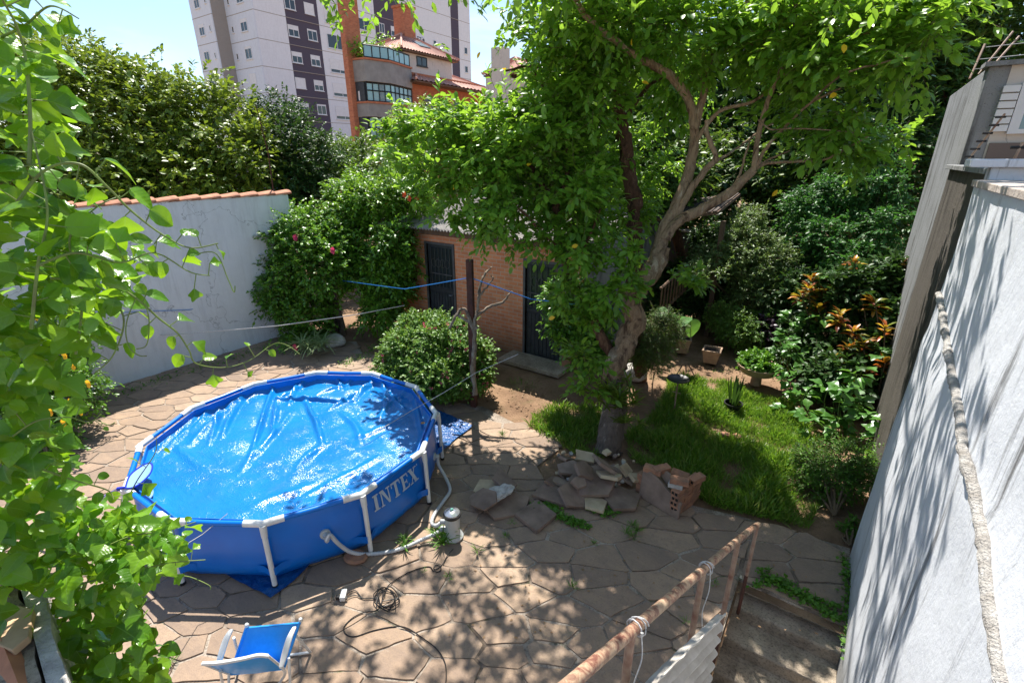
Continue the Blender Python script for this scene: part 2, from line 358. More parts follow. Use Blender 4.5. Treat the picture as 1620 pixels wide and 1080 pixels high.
L['croton']=leafmat('croton_leaf',[(.22,.03,.015),(.5,.13,.012),(.14,.025,.012),(.07,.12,.015),(.6,.24,.015),(.14,.04,.012),(.16,.24,.02),(.6,.42,.02),(.04,.07,.015)],(.6,.25,.02),.25,.35)
L['phil']=leafmat('lobed_leaf',[(.035,.11,.02),(.06,.17,.03),(.1,.23,.04)],(.25,.5,.04),.3,.35)
L['creeper']=leafmat('creeper_leaf',[(.02,.08,.02),(.035,.12,.025),(.06,.17,.03)],(.15,.42,.04),.3,.45,.3)
L['brom']=leafmat('orchid_strap_leaf',[(.05,.12,.012),(.1,.19,.015),(.2,.24,.02)],(.35,.5,.03),.3,.45)
L['shrub']=leafmat('pale_shrub_leaf',[(.04,.09,.02),(.09,.16,.04),(.17,.25,.07)],(.3,.45,.06),.3,.45)
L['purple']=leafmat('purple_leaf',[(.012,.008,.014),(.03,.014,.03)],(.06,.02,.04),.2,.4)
# ------------------------------------------------------------ foliage engine
def tmpl_leaf(w=.45,fold=.12,curl=.12):
    st=[(0,0),(.3,.85),(.65,.95),(1,0)]
    v=[(0,0,0),(.3,0,0),(.68,0,-curl*.35),(1,0,-curl)]
    for u,k,c in ((.3,.85,0),(.68,.85,-curl*.35)):
        v.append((u,w/2*k*1.1,fold*w+c)); v.append((u,-w/2*k*1.1,fold*w+c))
    f=[(0,1,4),(0,5,1),(1,2,6,4),(1,5,7,2),(2,3,6),(2,7,3)]
    return np.array(v,float),f
def tmpl_diamond(w=.5,fold=.12):
    v=[(0,0,0),(.5,-w/2,fold*w),(1,0,-.08),(.5,w/2,fold*w)]
    return np.array(v,float),[(0,1,2),(0,2,3)]
def tmpl_strap(w=.08,n=5,curl=.5):
    v=[];f=[]
    for i in range(n+1):
        u=i/n; k=math.sin(math.pi*min(.96,.12+u*.88))**.6
        x=u*(1-.25*curl*u); z=-curl*u*u*.6+.0
        v+=[(x,w/2*k,z+.02*w),(x,-w/2*k,z+.02*w)]
    for i in range(n): f.append((2*i,2*i+1,2*i+3,2*i+2))
    return np.array(v,float),f
def tmpl_stick():
    w=.5; v=[(0,w,0),(0,-w/2,w*.8),(0,-w/2,-w*.8),(1,w*.6,0),(1,-w*.3,w*.5),(1,-w*.3,-w*.5)]
    return np.array(v,float),[(0,1,4,3),(1,2,5,4),(2,0,3,5)]
def tmpl_fg(lobes=0,rip=.02):
    nu,nv=16,4; v=[];f=[];uv=[]
    for i in range(nu+1):
        u=i/nu
        w=.36*(math.sin(math.pi*u**.72)**.75 if 0<u<1 else 0)
        if lobes: w=.19*math.sin(math.pi*u)**.6+.26*math.exp(-((u-.4)/.2)**2) if 0<u<1 else 0
        for j in range(-nv,nv+1):
            s=j/nv; x=u
            if lobes: x=u+abs(s)*.12*math.exp(-((u-.42)/.2)**2)
            if u<.25 and not lobes: x=u-abs(s)*.05
            z=.22*abs(s)*w-.28*u*u+rip*math.sin(u*17+abs(s)*3)*abs(s)
            v.append((x,s*w,z)); uv.append((u,.5+s*w))
    k=2*nv+1
    for i in range(nu):
        for j in range(k-1): f.append((i*k+j,(i+1)*k+j,(i+1)*k+j+1,i*k+j+1))
    return np.array(v,float),f,np.array(uv,float)
def norm(a): return a/np.maximum(np.linalg.norm(a,axis=1,keepdims=True),1e-9)
def inst(name,tm,P,D,N,S,mat,parent=None,W=None,smooth=False,label=None):
    """one mesh of many small copies: P positions, D long axis, N up normal, S length (W: extra width factor)"""
    tv,tf=tm[0],tm[1]; uv=tm[2] if len(tm)>2 else None
    P=np.asarray(P,float);D=norm(np.asarray(D,float));N=np.asarray(N,float)
    N=N-D*(N*D).sum(1,keepdims=True); N=norm(N); B=np.cross(N,D)
    S=np.asarray(S,float).reshape(-1,1); Wf=np.ones_like(S) if W is None else np.asarray(W,float).reshape(-1,1)
    m=len(P); nv=len(tv)
    V=(P[:,None,:]+ (D*S)[:,None,:]*tv[None,:,0:1]+(B*S*Wf)[:,None,:]*tv[None,:,1:2]+(N*S*Wf)[:,None,:]*tv[None,:,2:3]).reshape(-1,3)
    fl=np.concatenate([np.array(q) for q in tf]); ls=np.array([len(q) for q in tf]); 
    loops=(fl[None,:]+(np.arange(m)*nv)[:,None]).reshape(-1)
    tot=np.tile(ls,m); start=np.concatenate([[0],np.cumsum(tot)[:-1]])
    me=bpy.data.meshes.new(name); me.vertices.add(len(V)); me.vertices.foreach_set('co',V.ravel())
    me.loops.add(len(loops)); me.loops.foreach_set('vertex_index',loops.astype(np.int32))
    me.polygons.add(len(tot)); me.polygons.foreach_set('loop_start',start.astype(np.int32)); me.polygons.foreach_set('loop_total',tot.astype(np.int32))
    if smooth: me.polygons.foreach_set('use_smooth',np.ones(len(tot),bool))
    if uv is not None:
        ul=me.uv_layers.new(name='UVMap'); ul.data.foreach_set('uv',np.tile(uv[fl],(m,1)).ravel())
    me.update(calc_edges=True); me.validate()
    me.materials.append(mat)
    o=bpy.data.objects.new(name,me); C.objects.link(o)
    if parent is not None: part_local(o,parent)
    if label: o['label']=label
    return o
def rv(n,s=1.): return rng.normal(size=(n,3))*s
def crown_twigs(blobs,clumps,twigs,sig=.16,shell=.55):
    """blobs: (centre,(rx,ry,rz)) ellipsoids; leafy clumps sit mostly near their surface"""
    P=[];D=[]
    vol=np.array([r[0]*r[1]*r[2] for c,r in blobs])**(2/3); vol=vol/vol.sum()
    for (c,r),w in zip(blobs,vol):
        n=max(3,int(clumps*w)); u=norm(rv(n)); rad=shell+(1-shell)*rng.random((n,1))**.6
        r=np.array(r); cc=np.array(c)+u*rad*r
        k=twigs; cl=np.repeat(cc,k,0); ou=np.repeat(u,k,0); sz=np.repeat(rng.uniform(.6,1.5,(n,1)),k,0)
        s=sig*max(r)**.5*sz
        P.append(cl+rv(n*k)*s); D.append(norm(ou*.7+rv(n*k,.55)+np.array([0,0,.15])))
    return np.concatenate(P),np.concatenate(D)
def leaves_on(P,D,L_,k,ll,droop=.25,spread=.8,up=1.,tip=True,jit=.25):
    n=len(P); T=(np.arange(k)+1)/k; T=np.tile(T,n); idx=np.repeat(np.arange(n),k)
    Lt=L_*rng.uniform(.6,1.3,(n,1)); DD=D[idx]; side=norm(np.cross(D,rv(n,.3)+np.array([0,0,1])))[idx]
    sg=np.tile(np.where(np.arange(k)%2==0,1,-1),n)[:,None]
    pos=P[idx]+DD*(Lt[idx]*T[:,None]); pos[:,2]-=droop*(Lt[idx][:,0])*T**2
    d=norm(DD*(.35+.5*T[:,None])+side*sg*spread*(1.15-.6*T[:,None])+rv(n*k,jit)+np.array([0,0,-droop]))
    nn=norm(np.array([0,0,up])+rv(n*k,.45)+DD*.15)
    S=ll*rng.uniform(.6,1.25,n*k)
    return pos,d,nn,S,Lt
def foliage(root,blobs,clumps,twigs,k,ll,mat,L_=.3,w=.45,sig=.16,droop=.25,shell=.55,sticks=True,name='foliage',spread=.8,cut=None,diamond=False,curl=.12):
    P,D=crown_twigs(blobs,clumps,twigs,sig,shell)
    if cut is not None: m=cut(P); P,D=P[m],D[m]
    pos,d,nn,S,Lt=leaves_on(P,D,L_,k,ll,droop,spread)
    o=inst(name,tmpl_diamond(w) if diamond else tmpl_leaf(w,curl=curl),pos,d,nn,S,mat,root)
    if sticks:
        E=D.copy(); E[:,2]-=droop*.5
        inst('twigs',tmpl_stick(),P,E,rv(len(P)),Lt[:,0],M['twig'],root,W=.006/np.maximum(Lt[:,0],.01))
    return o
def blobp(px,py,dep,rx,rz,rd_): # ellipsoid seen at a pixel; nearly isotropic so its axes are left in world axes
    c=Wd(px,py,dep); return ((c.x,c.y,c.z),(rx*.8+rd_*.2,rd_*.6+rx*.4,rz))
def branch(b,pts,r0,r1,seg=8,jit=.12,wig=.0):
    sp=smooth_path(pts,5); n=len(sp)
    if wig: sp=[p+Vector((rd.uniform(-wig,wig),rd.uniform(-wig,wig),rd.uniform(-wig,wig))) if 0<i<n-1 else p for i,p in enumerate(sp)]
    b.tube(sp,[r0+(r1-r0)*(i/(n-1)) for i in range(n)],seg,jit=jit)
def px_path(l): return [Wd(*q) for q in l]
def rand_branches(b,start,ends,r0,r1=.006,sag=.1):
    for e in ends:
        s=Vector(start); e=Vector(e); mid=(s+e)/2+Vector((rd.uniform(-.2,.2),rd.uniform(-.2,.2),rd.uniform(0,.25)))*(e-s).length*.6
        branch(b,[s,mid,e],r0,r1,5,.05)
def rosette(P0,n,ll,mat,name,parent,w=.16,lift=.6,curl=.5,seg=5,spreadr=.01,tm=None,**k):
    a=rng.random(n)*2*np.pi; el=rng.uniform(lift-.45,lift+.45,n)
    D=np.stack([np.cos(a)*np.cos(el),np.sin(a)*np.cos(el),np.sin(el)],1); N=np.stack([-np.cos(a)*np.sin(el),-np.sin(a)*np.sin(el),np.cos(el)],1)
    P=np.array(P0)+D*spreadr
    return P,D,N,ll*rng.uniform(.65,1.15,n)
# ------------------------------------------------------------ SETTING: ground, paving
g=MB(); n=90
def gh(x,y):
    inside = -2.8<0 # flat near the built yard, gentle relief further off
    q=noise.noise(Vector((x*.7,y*.7,0)))*.05 if (y>5.75 and y<15) else 0
    return -.045+max(-.05,q)
xs=[-400,-120,-60,-40,-25,-18,-14]+[ -12+i*.2 for i in range(75)]+[4,8,16,40,120,400]
ys=[-400,-100,-30,-10,-4,-1.2,3,4.4]+[5.0+i*.2 for i in range(52)]+[17,20,28,40,60,100,250,500]
for y in ys:
    for x in xs: g.v.append((x,y,gh(x,y) if (-12<=x<=3) else -.045))
nx=len(xs)
g.f=[(j*nx+i,j*nx+i+1,(j+1)*nx+i+1,(j+1)*nx+i) for j in range(len(ys)-1) for i in range(nx-1) if not (-.21<(xs[i]+xs[i+1])/2<.81 and -1.2<(ys[j]+ys[j+1])/2<4.4)]
o=g.build('ground',M['dirt'],smooth=True); o['kind']='structure'
# patio: slab with a real broken edge, cut back at the dirt bed
pv=[(-11.05,-1.2),(-.222,-1.2),(-.222,4.5),(.72,4.5),(.72,5.66),(.2,5.6),(-.4,5.52),(-.9,5.4),(-1.5,5.35),(-1.75,5.1),(-2.3,4.95),(-2.75,4.7),(-3.0,5.0),(-2.95,5.55),(-3.5,5.72),(-4.2,5.85),(-4.7,5.95),(-5.4,5.75),(-6.6,6.3),(-7.6,6.7),(-8.4,6.35),(-9.2,6.8),(-9.8,6.3),(-11.05,6.9)]
def clip(poly,px,py,nx_,ny_):
    out=[]
    for i in range(len(poly)):
        a=poly[i]; c=poly[(i+1)%len(poly)]; da=(a[0]-px)*nx_+(a[1]-py)*ny_; dc=(c[0]-px)*nx_+(c[1]-py)*ny_
        if da<=0: out.append(a)
        if (da<0<dc) or (dc<0<da): q=da/(da-dc); out.append((a[0]+(c[0]-a[0])*q,a[1]+(c[1]-a[1])*q))
    return out
def inside(x,y,poly):
    r=False; j=len(poly)-1
    for i in range(len(poly)):
        xi,yi=poly[i];xj,yj=poly[j]
        if ((yi>y)!=(yj>y)) and (x<(xj-xi)*(y-yi)/(yj-yi)+xi): r=not r
        j=i
    return r
pr_=random.Random(5); pts=[]; ang=.55; c1,s1=math.cos(ang),math.sin(ang); AN=1.75
def touv(x,y): return ((x*c1+y*s1)/AN,(-x*s1+y*c1))
def toxy(u,v): u*=AN; return (u*c1-v*s1,u*s1+v*c1)
tries=0
while tries<40000:
    tries+=1; x=pr_.uniform(-11.6,1.2); y=pr_.uniform(-1.6,7.4); u,v=touv(x,y); big=noise.noise(Vector((x*.5,y*.5,3)))
    dmin=.225+.11*big+(.0 if pr_.random()<.3 else .09)
    if all((u-p[0])**2+(v-p[1])**2>dmin*dmin for p in pts): pts.append((u,v))
b=MB()
for k,(u,v) in enumerate(pts):
    near=sorted(pts,key=lambda p:(p[0]-u)**2+(p[1]-v)**2)[1:22]; poly=[(u-2,v-2),(u+2,v-2),(u+2,v+2),(u-2,v+2)]
    for p in near:
        mx_,my_=(u+p[0])/2,(v+p[1])/2; nx_,ny_=p[0]-u,p[1]-v; poly=clip(poly,mx_,my_,nx_,ny_)
        if len(poly)<3: break
    if len(poly)<3: continue
    poly0=[toxy(*q) for q in poly]; cand=[]
    a_=clip(clip(poly0,-11.0,0,-1,0),-.225,0,1,0); c_=clip(clip(clip(poly0,-.225,0,-1,0),.71,0,1,0),0,4.505,0,-1)
    for poly in (a_,c_):
        if len(poly)<3: continue
        ar=abs(sum(poly[q][0]*poly[(q+1)%len(poly)][1]-poly[(q+1)%len(poly)][0]*poly[q][1] for q in range(len(poly))))/2
        if ar>.012: cand.append(poly)
    for poly in cand:
        cx=sum(q[0] for q in poly)/len(poly); cy=sum(q[1] for q in poly)/len(poly)
        if not inside(cx,cy,pv): continue
        # every joint gets its own width; the sawn-off corners and ragged edges come from noise
        gap=pr_.uniform(.003,.016); out=[]
        P2=[Vector((q[0],q[1],0)) for q in poly]; m=len(P2)
        if m<3: continue
        for i in range(m):
            a=P2[i]; c=P2[(i+1)%m]; L_=(c-a).length; nseg=max(1,int(L_/.07))
            for q in range(nseg):
                p=a.lerp(c,(q+ (.12 if q==0 and L_>.15 else 0))/nseg); 
                cc=Vector((cx,cy,0)); d=(cc-p); dl=d.length
                nz_=noise.noise(Vector((p.x*6+k,p.y*6,k*.37)))*.012+noise.noise(Vector((p.x*17+k,p.y*17,k*.37)))*.007
                p=p+d/dl*(gap+.004+nz_); out.append(p)
        zt=pr_.uniform(-.009,.002); tx,ty=pr_.gauss(0,.006),pr_.gauss(0,.006); n=len(out); cc=Vector((cx,cy,0)); vs=[]
        for sc_,dz in ((1.0,-.03),(1.0,-.004),(.991,0.0)):
            for p in out:
                q=cc+(p-cc)*sc_; vs.append((q.x,q.y,min(.004,zt+dz+tx*(q.x-cx)+ty*(q.y-cy))))
        b.add(vs,[(l*n+i,l*n+(i+1)%n,(l+1)*n+(i+1)%n,(l+1)*n+i) for l in range(2) for i in range(n)]+[tuple(2*n+i for i in range(n))])
o=b.build('patio',M['flag']); o['kind']='structure'
o=MB().prism(pv,-.06,-.014).build('paving_mortar',M['mort']); o['kind']='structure'
# ------------------------------------------------------------ boundary wall, left
t=thing('boundary_wall','long white plastered wall topped with terracotta coping tiles, left of the pool','wall',(-11.15,2,0))
yend=6.75
MB().box(-11.3,-11,-2.5,yend,-.1,3.3).build('wall_body',M['plasterL'],t,bevel=.01)
b=MB(); y=yend+.06; i=0
while y>-2.4:
    # overlapping half-round tiles laid along the top
    vs=[];seg=8
    for e,(yy,rr,dz) in enumerate(((y-.44,.15,-.012),(y+.02,.19,.022))):
        for k in range(seg+1):
            a=math.pi*k/seg; vs.append((-11.15+rr*math.cos(a),yy,3.29+dz+rr*.42*math.sin(a)))
    for e,(yy,rr,dz) in enumerate(((y-.44,.13,-.012),(y+.02,.17,.022))):
        for k in range(seg+1):
            a=math.pi*k/seg; vs.append((-11.15+rr*math.cos(a),yy,3.29+dz+rr*.42*math.sin(a)-.02))
    s=seg+1; fs=[(k,k+1,s+k+1,s+k) for k in range(seg)]+[(2*s+k+1,2*s+k,3*s+k,3*s+k+1) for k in range(seg)]+[(s+k,s+k+1,3*s+k+1,3*s+k) for k in range(seg)]
    b.add(vs,fs); y-=.4
b.build('tile_coping',M['tile'],t)
b=MB(); p0=Gx(432,300,-11.15); top=Gx(405,172,-11.15)
b.tube([(p0.x,p0.y,3.3),(p0.x,p0.y+.03,4.2),(p0.x+.02,top.y,5.15)],[.016,.014,.01],6)
o=b.build('metal_rod',M['rust']); tag(o,'thin rusty rod standing upright from the end of the tiled wall','rod')
# ------------------------------------------------------------ right wall
t=thing('boundary_wall','tall pale grey painted wall with a rough mortar ridge, right side of the stairs','wall',(.8,2,0))
b=MB(); ny,nz=70,40; y0,y1=-1.5,5.3
vs=[]
for j in range(nz+1):
    for i in range(ny+1):
        z=-1.9+(5.78)*j/nz; yy=y0+(y1+.31*(1-j/nz)-y0)*i/ny
        vs.append((.72+noise.noise(Vector((0,yy*1.1,z*1.1)))*.022+(0.02 if z>2.7 else 0),yy,z))
k=ny+1; fs=[(j*k+i,(j+1)*k+i,(j+1)*k+i+1,j*k+i+1) for j in range(nz) for i in range(ny)]
nv=len(vs); back=[(.98,v[1],v[2]) for v in vs]
vs+=back; fs+=[(nv+j*k+i,nv+j*k+i+1,nv+(j+1)*k+i+1,nv+(j+1)*k+i) for j in range(nz) for i in range(ny)]
for i in range(ny): fs.append((nz*k+i,nv+nz*k+i,nv+nz*k+i+1,nz*k+i+1))
for j in range(nz):
    fs.append((j*k+ny,(j+1)*k+ny,nv+(j+1)*k+ny,nv+j*k+ny)); fs.append((j*k,nv+j*k,nv+(j+1)*k,(j+1)*k))
b.add(vs,fs); b.build('wall_body',M['plasterR'],t,smooth=True)
b=MB(); pts=[]; 
ridge=[(5.28,3.02),(4.3,2.86),(3.7,2.77),(2.7,2.65),(1.8,2.49),(.8,2.36),(-.6,2.2)]
for i in range(len(ridge)-1):
    for q in range(26):
        s=q/26; y=ridge[i][0]*(1-s)+ridge[i+1][0]*s; z=ridge[i][1]*(1-s)+ridge[i+1][1]*s
        pts.append((.712+noise.noise(Vector((0,y*1.1,z*1.1)))*.022+(.012 if z>2.7 else 0)+noise.noise(Vector((0,y*5,1)))*.006,y,z+noise.noise(Vector((0,y*4,6)))*.014))
b.tube(pts,[.025+noise.noise(p_*9)*.008+rd.uniform(-.003,.003) for p_ in map(Vector,pts)],12,jit=.1); b.build('mortar_ridge',M['mortar'],t)
b=MB()
yy=-1.4
while yy<5.2:
    box_at(b,(.88,yy+.24,3.905),.34,.475,.05,rd.uniform(-.01,.01)); yy+=.48
b.build('coping',simple('wall_cap',(.6,.52,.46),(.3,.25,.22),5,.9,.8,.01),t,bevel=.006)
# wall stub and downpipe where this wall meets the next
b=MB().box(.80,1.02,5.32,5.5,-.1,4.02); b.box(.66,1.05,5.25,5.55,4.02,4.08)
b.build('pilaster',M['plasterR'],t,bevel=.01)
# stained rear wall with slab coping
t=thing('stained_wall','dark water-stained rendered wall beyond the painted wall, capped with thin slabs','wall',(1,7,0))
MB().box(.9,1.15,5.52,8.6,-.1,3.95).build('wall_body',M['plasterD'],t)
b=MB(); yy=5.6
while yy<8.5: box_at(b,(1.03,yy+.15,3.98),.36,.29,.05,rd.uniform(-.02,.02)); yy+=.3
b.build('slab_coping',M['plasterG'],t,bevel=.005)
# neighbour's house
t=thing('neighbour_house','beige rendered house with tall stained grey side and shuttered window, top right','house',(3,9,0))
hx=.98
MB().box(hx,hx+.2,8.62,12.2,-.1,5.1).build('side_wall',M['plasterG'],t,bevel=.01)
b=MB(); b.box(hx+.2,6,8.62,8.82,-.1,5.1)
b.build('front_wall',M['beige'],t)
MB().box(hx-.05,6.05,8.56,8.9,5.1,5.15).build('roof_edge',M['plasterG'],t)
c0=Gy(1592,300,8.6); 
b=MB().box(1.2,2.6,8.585,8.615,3.2,Gy(1600,226,8.6).z); b.build('garage_panel',simple('taupe_panel',(.17,.13,.11),(.15,.115,.1),2,.6,0),t)
w=bpy.data.objects.new('window',None); C.objects.link(w); w.parent=t; w.location=(0,0,0)
wl=Gy(1594,205,8.6); b=MB().box(wl.x,wl.x+1.3,8.57,8.612,wl.z-.05,wl.z+.0); b.box(wl.x,wl.x+.09,8.572,8.611,wl.z,wl.z+.5); b.build('frame',M['wframe'],w)
MB().box(wl.x+.09,wl.x+1.3,8.59,8.61,wl.z,wl.z+.5).build('pane',M['glassb'],w)
b=MB()
for i in range(6): b.box(wl.x-.16,wl.x-.01,8.56,8.612,wl.z-.02+i*.085,wl.z+.05+i*.085)
b.build('shutter',M['shutter'],w)
# electric fence
def fence_post(p0,p1,n,label,name='fence_post'):
    t=thing(name,label,'fence post',p0,group='posts of the electric fence')
    p0=Vector(p0);p1=Vector(p1); b=MB().tube([p0,p1],.012,6); b.build('rod',M['postp'],t)
    b=MB(); d=(p1-p0)
    for i in range(n):
        q=p0+d*((i+.6)/n); MB().tube([q+Vector((-.06,0,.0)),q+Vector((.03,0,.0))],.014,6).build('insulator',M['black'],t)
a=Gy(1530,255,8.2); e=Gy(1590,180,8.2)
fence_post(a,e,6,'slanting fence rod with six black insulators against the beige house wall')
a=Gy(1588,285,6.0); e=Gy(1618,225,6.0)
fence_post(a,e,3,'short slanting rod with black insulators at the slab coping, right edge')
for q0,q1,lb in (((1534,125),(1566,62),'leftmost bare rod leaning over the top corner of the stained house'),((1548,118),(1612,42),'long bare rod rising from the top corner of the stained house'),((1572,103),(1622,50),'rightmost bare rod above the beige house roof edge')):
    fence_post(Gy(*q0,8.75),Gy(*q1,8.75)+Vector((0,.3,0)),0,lb)
b=MB()
for h in (0.25,.5,.8):
    q0=Gy(1534,125,8.75)*(1-h)+Gy(1566,62,8.75)*h; q1=Vector((4,8.9,q0.z+.1)); b.tube([q0,q1],.0035,4)
o=b.build('fence_wires',M['wire']); tag(o,'thin parallel wires strung between the rods above the house roof edge','wires')
# back fence wall + shed
t=thing('rear_wall','low brown rendered wall behind the shrubs at the back of the garden','wall',(-2,15.6,0))
MB().box(-11,1.5,15.5,15.7,-.1,1.95).build('wall_body',M['plasterD'],t)
MB().box(-11,1.5,15.46,15.74,1.95,2.0).build('coping',M['concrete'],t)
SX0,SX1,SY=-9.1,-4.1,8.35
t=thing('brick_shed','low orange brick shed with corrugated grey roof and two dark doors','shed',(-6.5,8.35,0))
b=MB(); d1=(-8.2,-7.38,2.2); d2=(-5.39,-4.5,2.1); zt=2.5
b.box(SX0,d1[0],SY,SY+.14,-.05,zt); b.box(d1[1],d2[0],SY,SY+.14,-.05,zt); b.box(d2[1],SX1,SY,SY+.14,-.05,zt)
b.box(d1[0],d1[1],SY,SY+.14,d1[2],zt); b.box(d2[0],d2[1],SY,SY+.14,d2[2],zt)
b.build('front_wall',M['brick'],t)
MB().box(SX1-.14,SX1,SY+.14,13,-.05,2.6).build('side_wall',M['plasterG'],t)
MB().box(SX0,SX0+.14,SY+.14,13,-.05,2.6).build('side_wall',M['plasterD'],t)
b=MB().box(SX0-.5,SX1+.4,SY-.18,SY-.02,2.44,2.58); b.build('fascia',M['wood'],t,bevel=.006)
# corrugated roof
def corr_sheet(x0,x1,y0,y1,zf,per=.09,amp=.022,ny=2,th=.012):
    nx=int((x1-x0)/per*6); vs=[];fs=[]
    for j in range(ny+1):
        y=y0+(y1-y0)*j/ny
        for i in range(nx+1):
            x=x0+(x1-x0)*i/nx; vs.append((x,y,zf(y)+amp*math.sin(2*math.pi*x/per)))
    k=nx+1; nv=len(vs); fs=[(j*k+i,j*k+i+1,(j+1)*k+i+1,(j+1)*k+i) for j in range(ny) for i in range(nx)]
    vs+= [(v[0],v[1],v[2]-th) for v in vs]; fs+=[(nv+j*k+i,nv+(j+1)*k+i,nv+(j+1)*k+i+1,nv+j*k+i+1) for j in range(ny) for i in range(nx)]
    fs+=[(i+1,i,nv+i,nv+i+1) for i in range(nx)]; return vs,fs
b=MB()
b.add(*corr_sheet(SX0-.7,SX1+.12,SY-.35,10.4,lambda y:2.6+.1*(y-SY+.35)))
b.add(*corr_sheet(SX0-.7,SX1+.12,10.2,12.6,lambda y:2.6+.1*(y-SY+.35)+.028))
b.build('roof',M['fibro'],t)
def shed_door(d,lattice,lab):
    x0,x1,h=d; r=bpy.data.objects.new('door',None); C.objects.link(r); r.parent=t; r.location=(x0-t.location.x,0,0); r['label']=lab
    b=MB().box(x0-.05,x0,SY-.03,SY+.1,0,h+.05); b.box(x1,x1+.05,SY-.03,SY+.1,0,h+.05); b.box(x0,x1,SY-.03,SY+.1,h,h+.05)
    b.build('door_frame',M['doorf'],r)
    b=MB().box(x0,x1,SY+.04,SY+.08,0.0,h)                    # leaf
    n=8
    for i in range(n): 
        xx=x0+.05+(x1-x0-.1)*i/n; b.box(xx,xx+(x1-x0-.1)/n-.02,SY+.025,SY+.04,.06,h*.47)
    b.box(x0+.02,x1-.02,SY+.02,SY+.04,h*.49,h*.52)
    b.build('door_leaf',M['doorg'],r)
    MB().box(x0+.08,x1-.08,SY+.033,SY+.038,h*.54,h-.08).build('pane',M['glass'],r)
    b=MB()
    for i in range(6):
        xx=x0+.12+(x1-x0-.24)*i/5; b.tube([(xx,SY+.01,h*.54),(xx,SY+.01,h-.08)],.007,5)
    for i in range(4):
        cx=x0+.2+(x1-x0-.4)*i/3; cz=h*.8; b.tube([(cx+.07*math.cos(a*.5),SY+.005,cz+.1*math.sin(a*.5)) for a in range(13)],.006,5)
    b.box(x0+.06,x1-.06,SY+.0,SY+.015,h*.68,h*.69)
    b.build('iron_grille',M['doorf'],r)
    box=MB(); box.tube([(x1-.08,SY+.02,h*.47),(x1-.08,SY-.03,h*.47),(x1-.15,SY-.03,h*.47)],.009,6); box.build('handle',M['alu'],r)
shed_door(d1,True,'dark grey door with barred glass, left on the brick shed')
shed_door(d2,True,'weathered door partly hidden by leaves, right on the brick shed')
MB().box(-5.7,-4.2,7.75,8.34,-.04,.06).build('doorstep',M['concrete'],t,bevel=.02)
b=MB(); b.box(-9.24,-9.13,8.2,8.32,0,1.55); o=b.build('post',M['orange']); tag(o,'short orange painted post at the left corner of the brick shed','post')
o=box_at(MB(),(-4.26,8.2,.28),.2,.1,.5).build('hollow_block',M['bricky'],bevel=.005); tag(o,'upright hollow clay block beside the right shed door','block')
# porch beyond
t=thing('lean_to','small lean-to with a dark tiled roof beyond the tree, half hidden','lean-to',(-3,12.6,0))
b=MB(); Mx=Matrix.Translation((-3.1,12.9,2.95))@Matrix.Rotation(-.18,4,'Y')@Matrix.Rotation(.1,4,'X')
b.box(-1.05,.6,-1.2,1.3,-.03,.03,Mx)
b.build('roof',M['wood'],t)
b=MB()
for i in range(14): b.box(-1.07+i*.12,-.99+i*.12,-1.22,1.3,.034,.06,Mx)
b.build('roof_tiles',simple('old_tiles',(.12,.09,.075),(.05,.04,.035),5,.9,.8,.01),t)
b=MB(); b.box(-2.45,-2.35,11.9,12.0,-.05,2.75); b.build('post',M['wood'],t); MB().box(-2.45,-2.35,13.9,14,-.05,2.75).build('post',M['wood'],t)
# slatted gate leaning on the side wall
t=thing('slatted_gate','weathered wooden slatted gate leaning beside the white side wall','gate',(-4,11.5,0))
A=Wd(1040,500,10.6);B=Wd(1086,456,11.6); up=Vector((0,0,.62)); b=MB()
b.tube([A,B],.03,5); b.tube([A+up,B+up],.03,5); b.build('rail',M['wood'],t)
b=MB()
for i in range(9):
    q=A.lerp(B,(i+.5)/9); b.tube([q+Vector((0,0,-.05)),q+up],.022,4)
b.build('slats',M['wood'],t)
# ------------------------------------------------------------ apartment tower
K=1.316; TX=-49*K; TY=29.6*K
def sz(z): return H+(z-H)*K
t=thing('apartment_tower','tall pale apartment tower with dark painted window columns, behind the trees','apartment tower',(TX,TY,0))
st=3.0; z0=sz(9.93)-3*st-0.0; ztop=z0+14*st
X2=-53.7*K; Y1=28.1*K; X3=-57.5*K
def yv(v): return v*K
cols=[(TY,yv(32.73),'tw_light'),(yv(32.73),yv(36.45),'tw_dark'),(yv(36.45),yv(43.9),'tw_light'),(yv(43.9),yv(47.9),'tw_dark'),(yv(47.9),yv(57.0),'tw_light'),(yv(57.0),yv(58.6),'tw_dark'),(yv(58.6),yv(61),'tw_light')]
# front (+X) skin, one panel per colour column; the left faces get a slightly darker, bluer colour
for a,c,m in cols:
    b=MB(); dx=0 if m=='tw_light' else .06
    b.box(TX-6,TX-dx,a,c,-1,ztop)
    o=b.build('wall',M[m],t)
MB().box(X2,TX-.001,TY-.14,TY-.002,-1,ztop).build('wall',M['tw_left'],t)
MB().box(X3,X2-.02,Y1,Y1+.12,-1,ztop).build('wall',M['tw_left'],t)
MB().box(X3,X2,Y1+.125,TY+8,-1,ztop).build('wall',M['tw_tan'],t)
b=MB()
for i in range(14):
    z=z0+i*st; b.box(TX-.05,TX+.012,TY-.14,yv(61),z-.035,z+.035); b.box(X2,TX+.012,TY-.155,TY-.141,z-.035,z+.035); b.box(X3,X2,Y1-.012,Y1-.001,z-.035,z+.035); b.box(X2-.01,X2+.012,Y1,TY-.16,z-.035,z+.035)
b.build('ledge',M['tw_tan'],t)
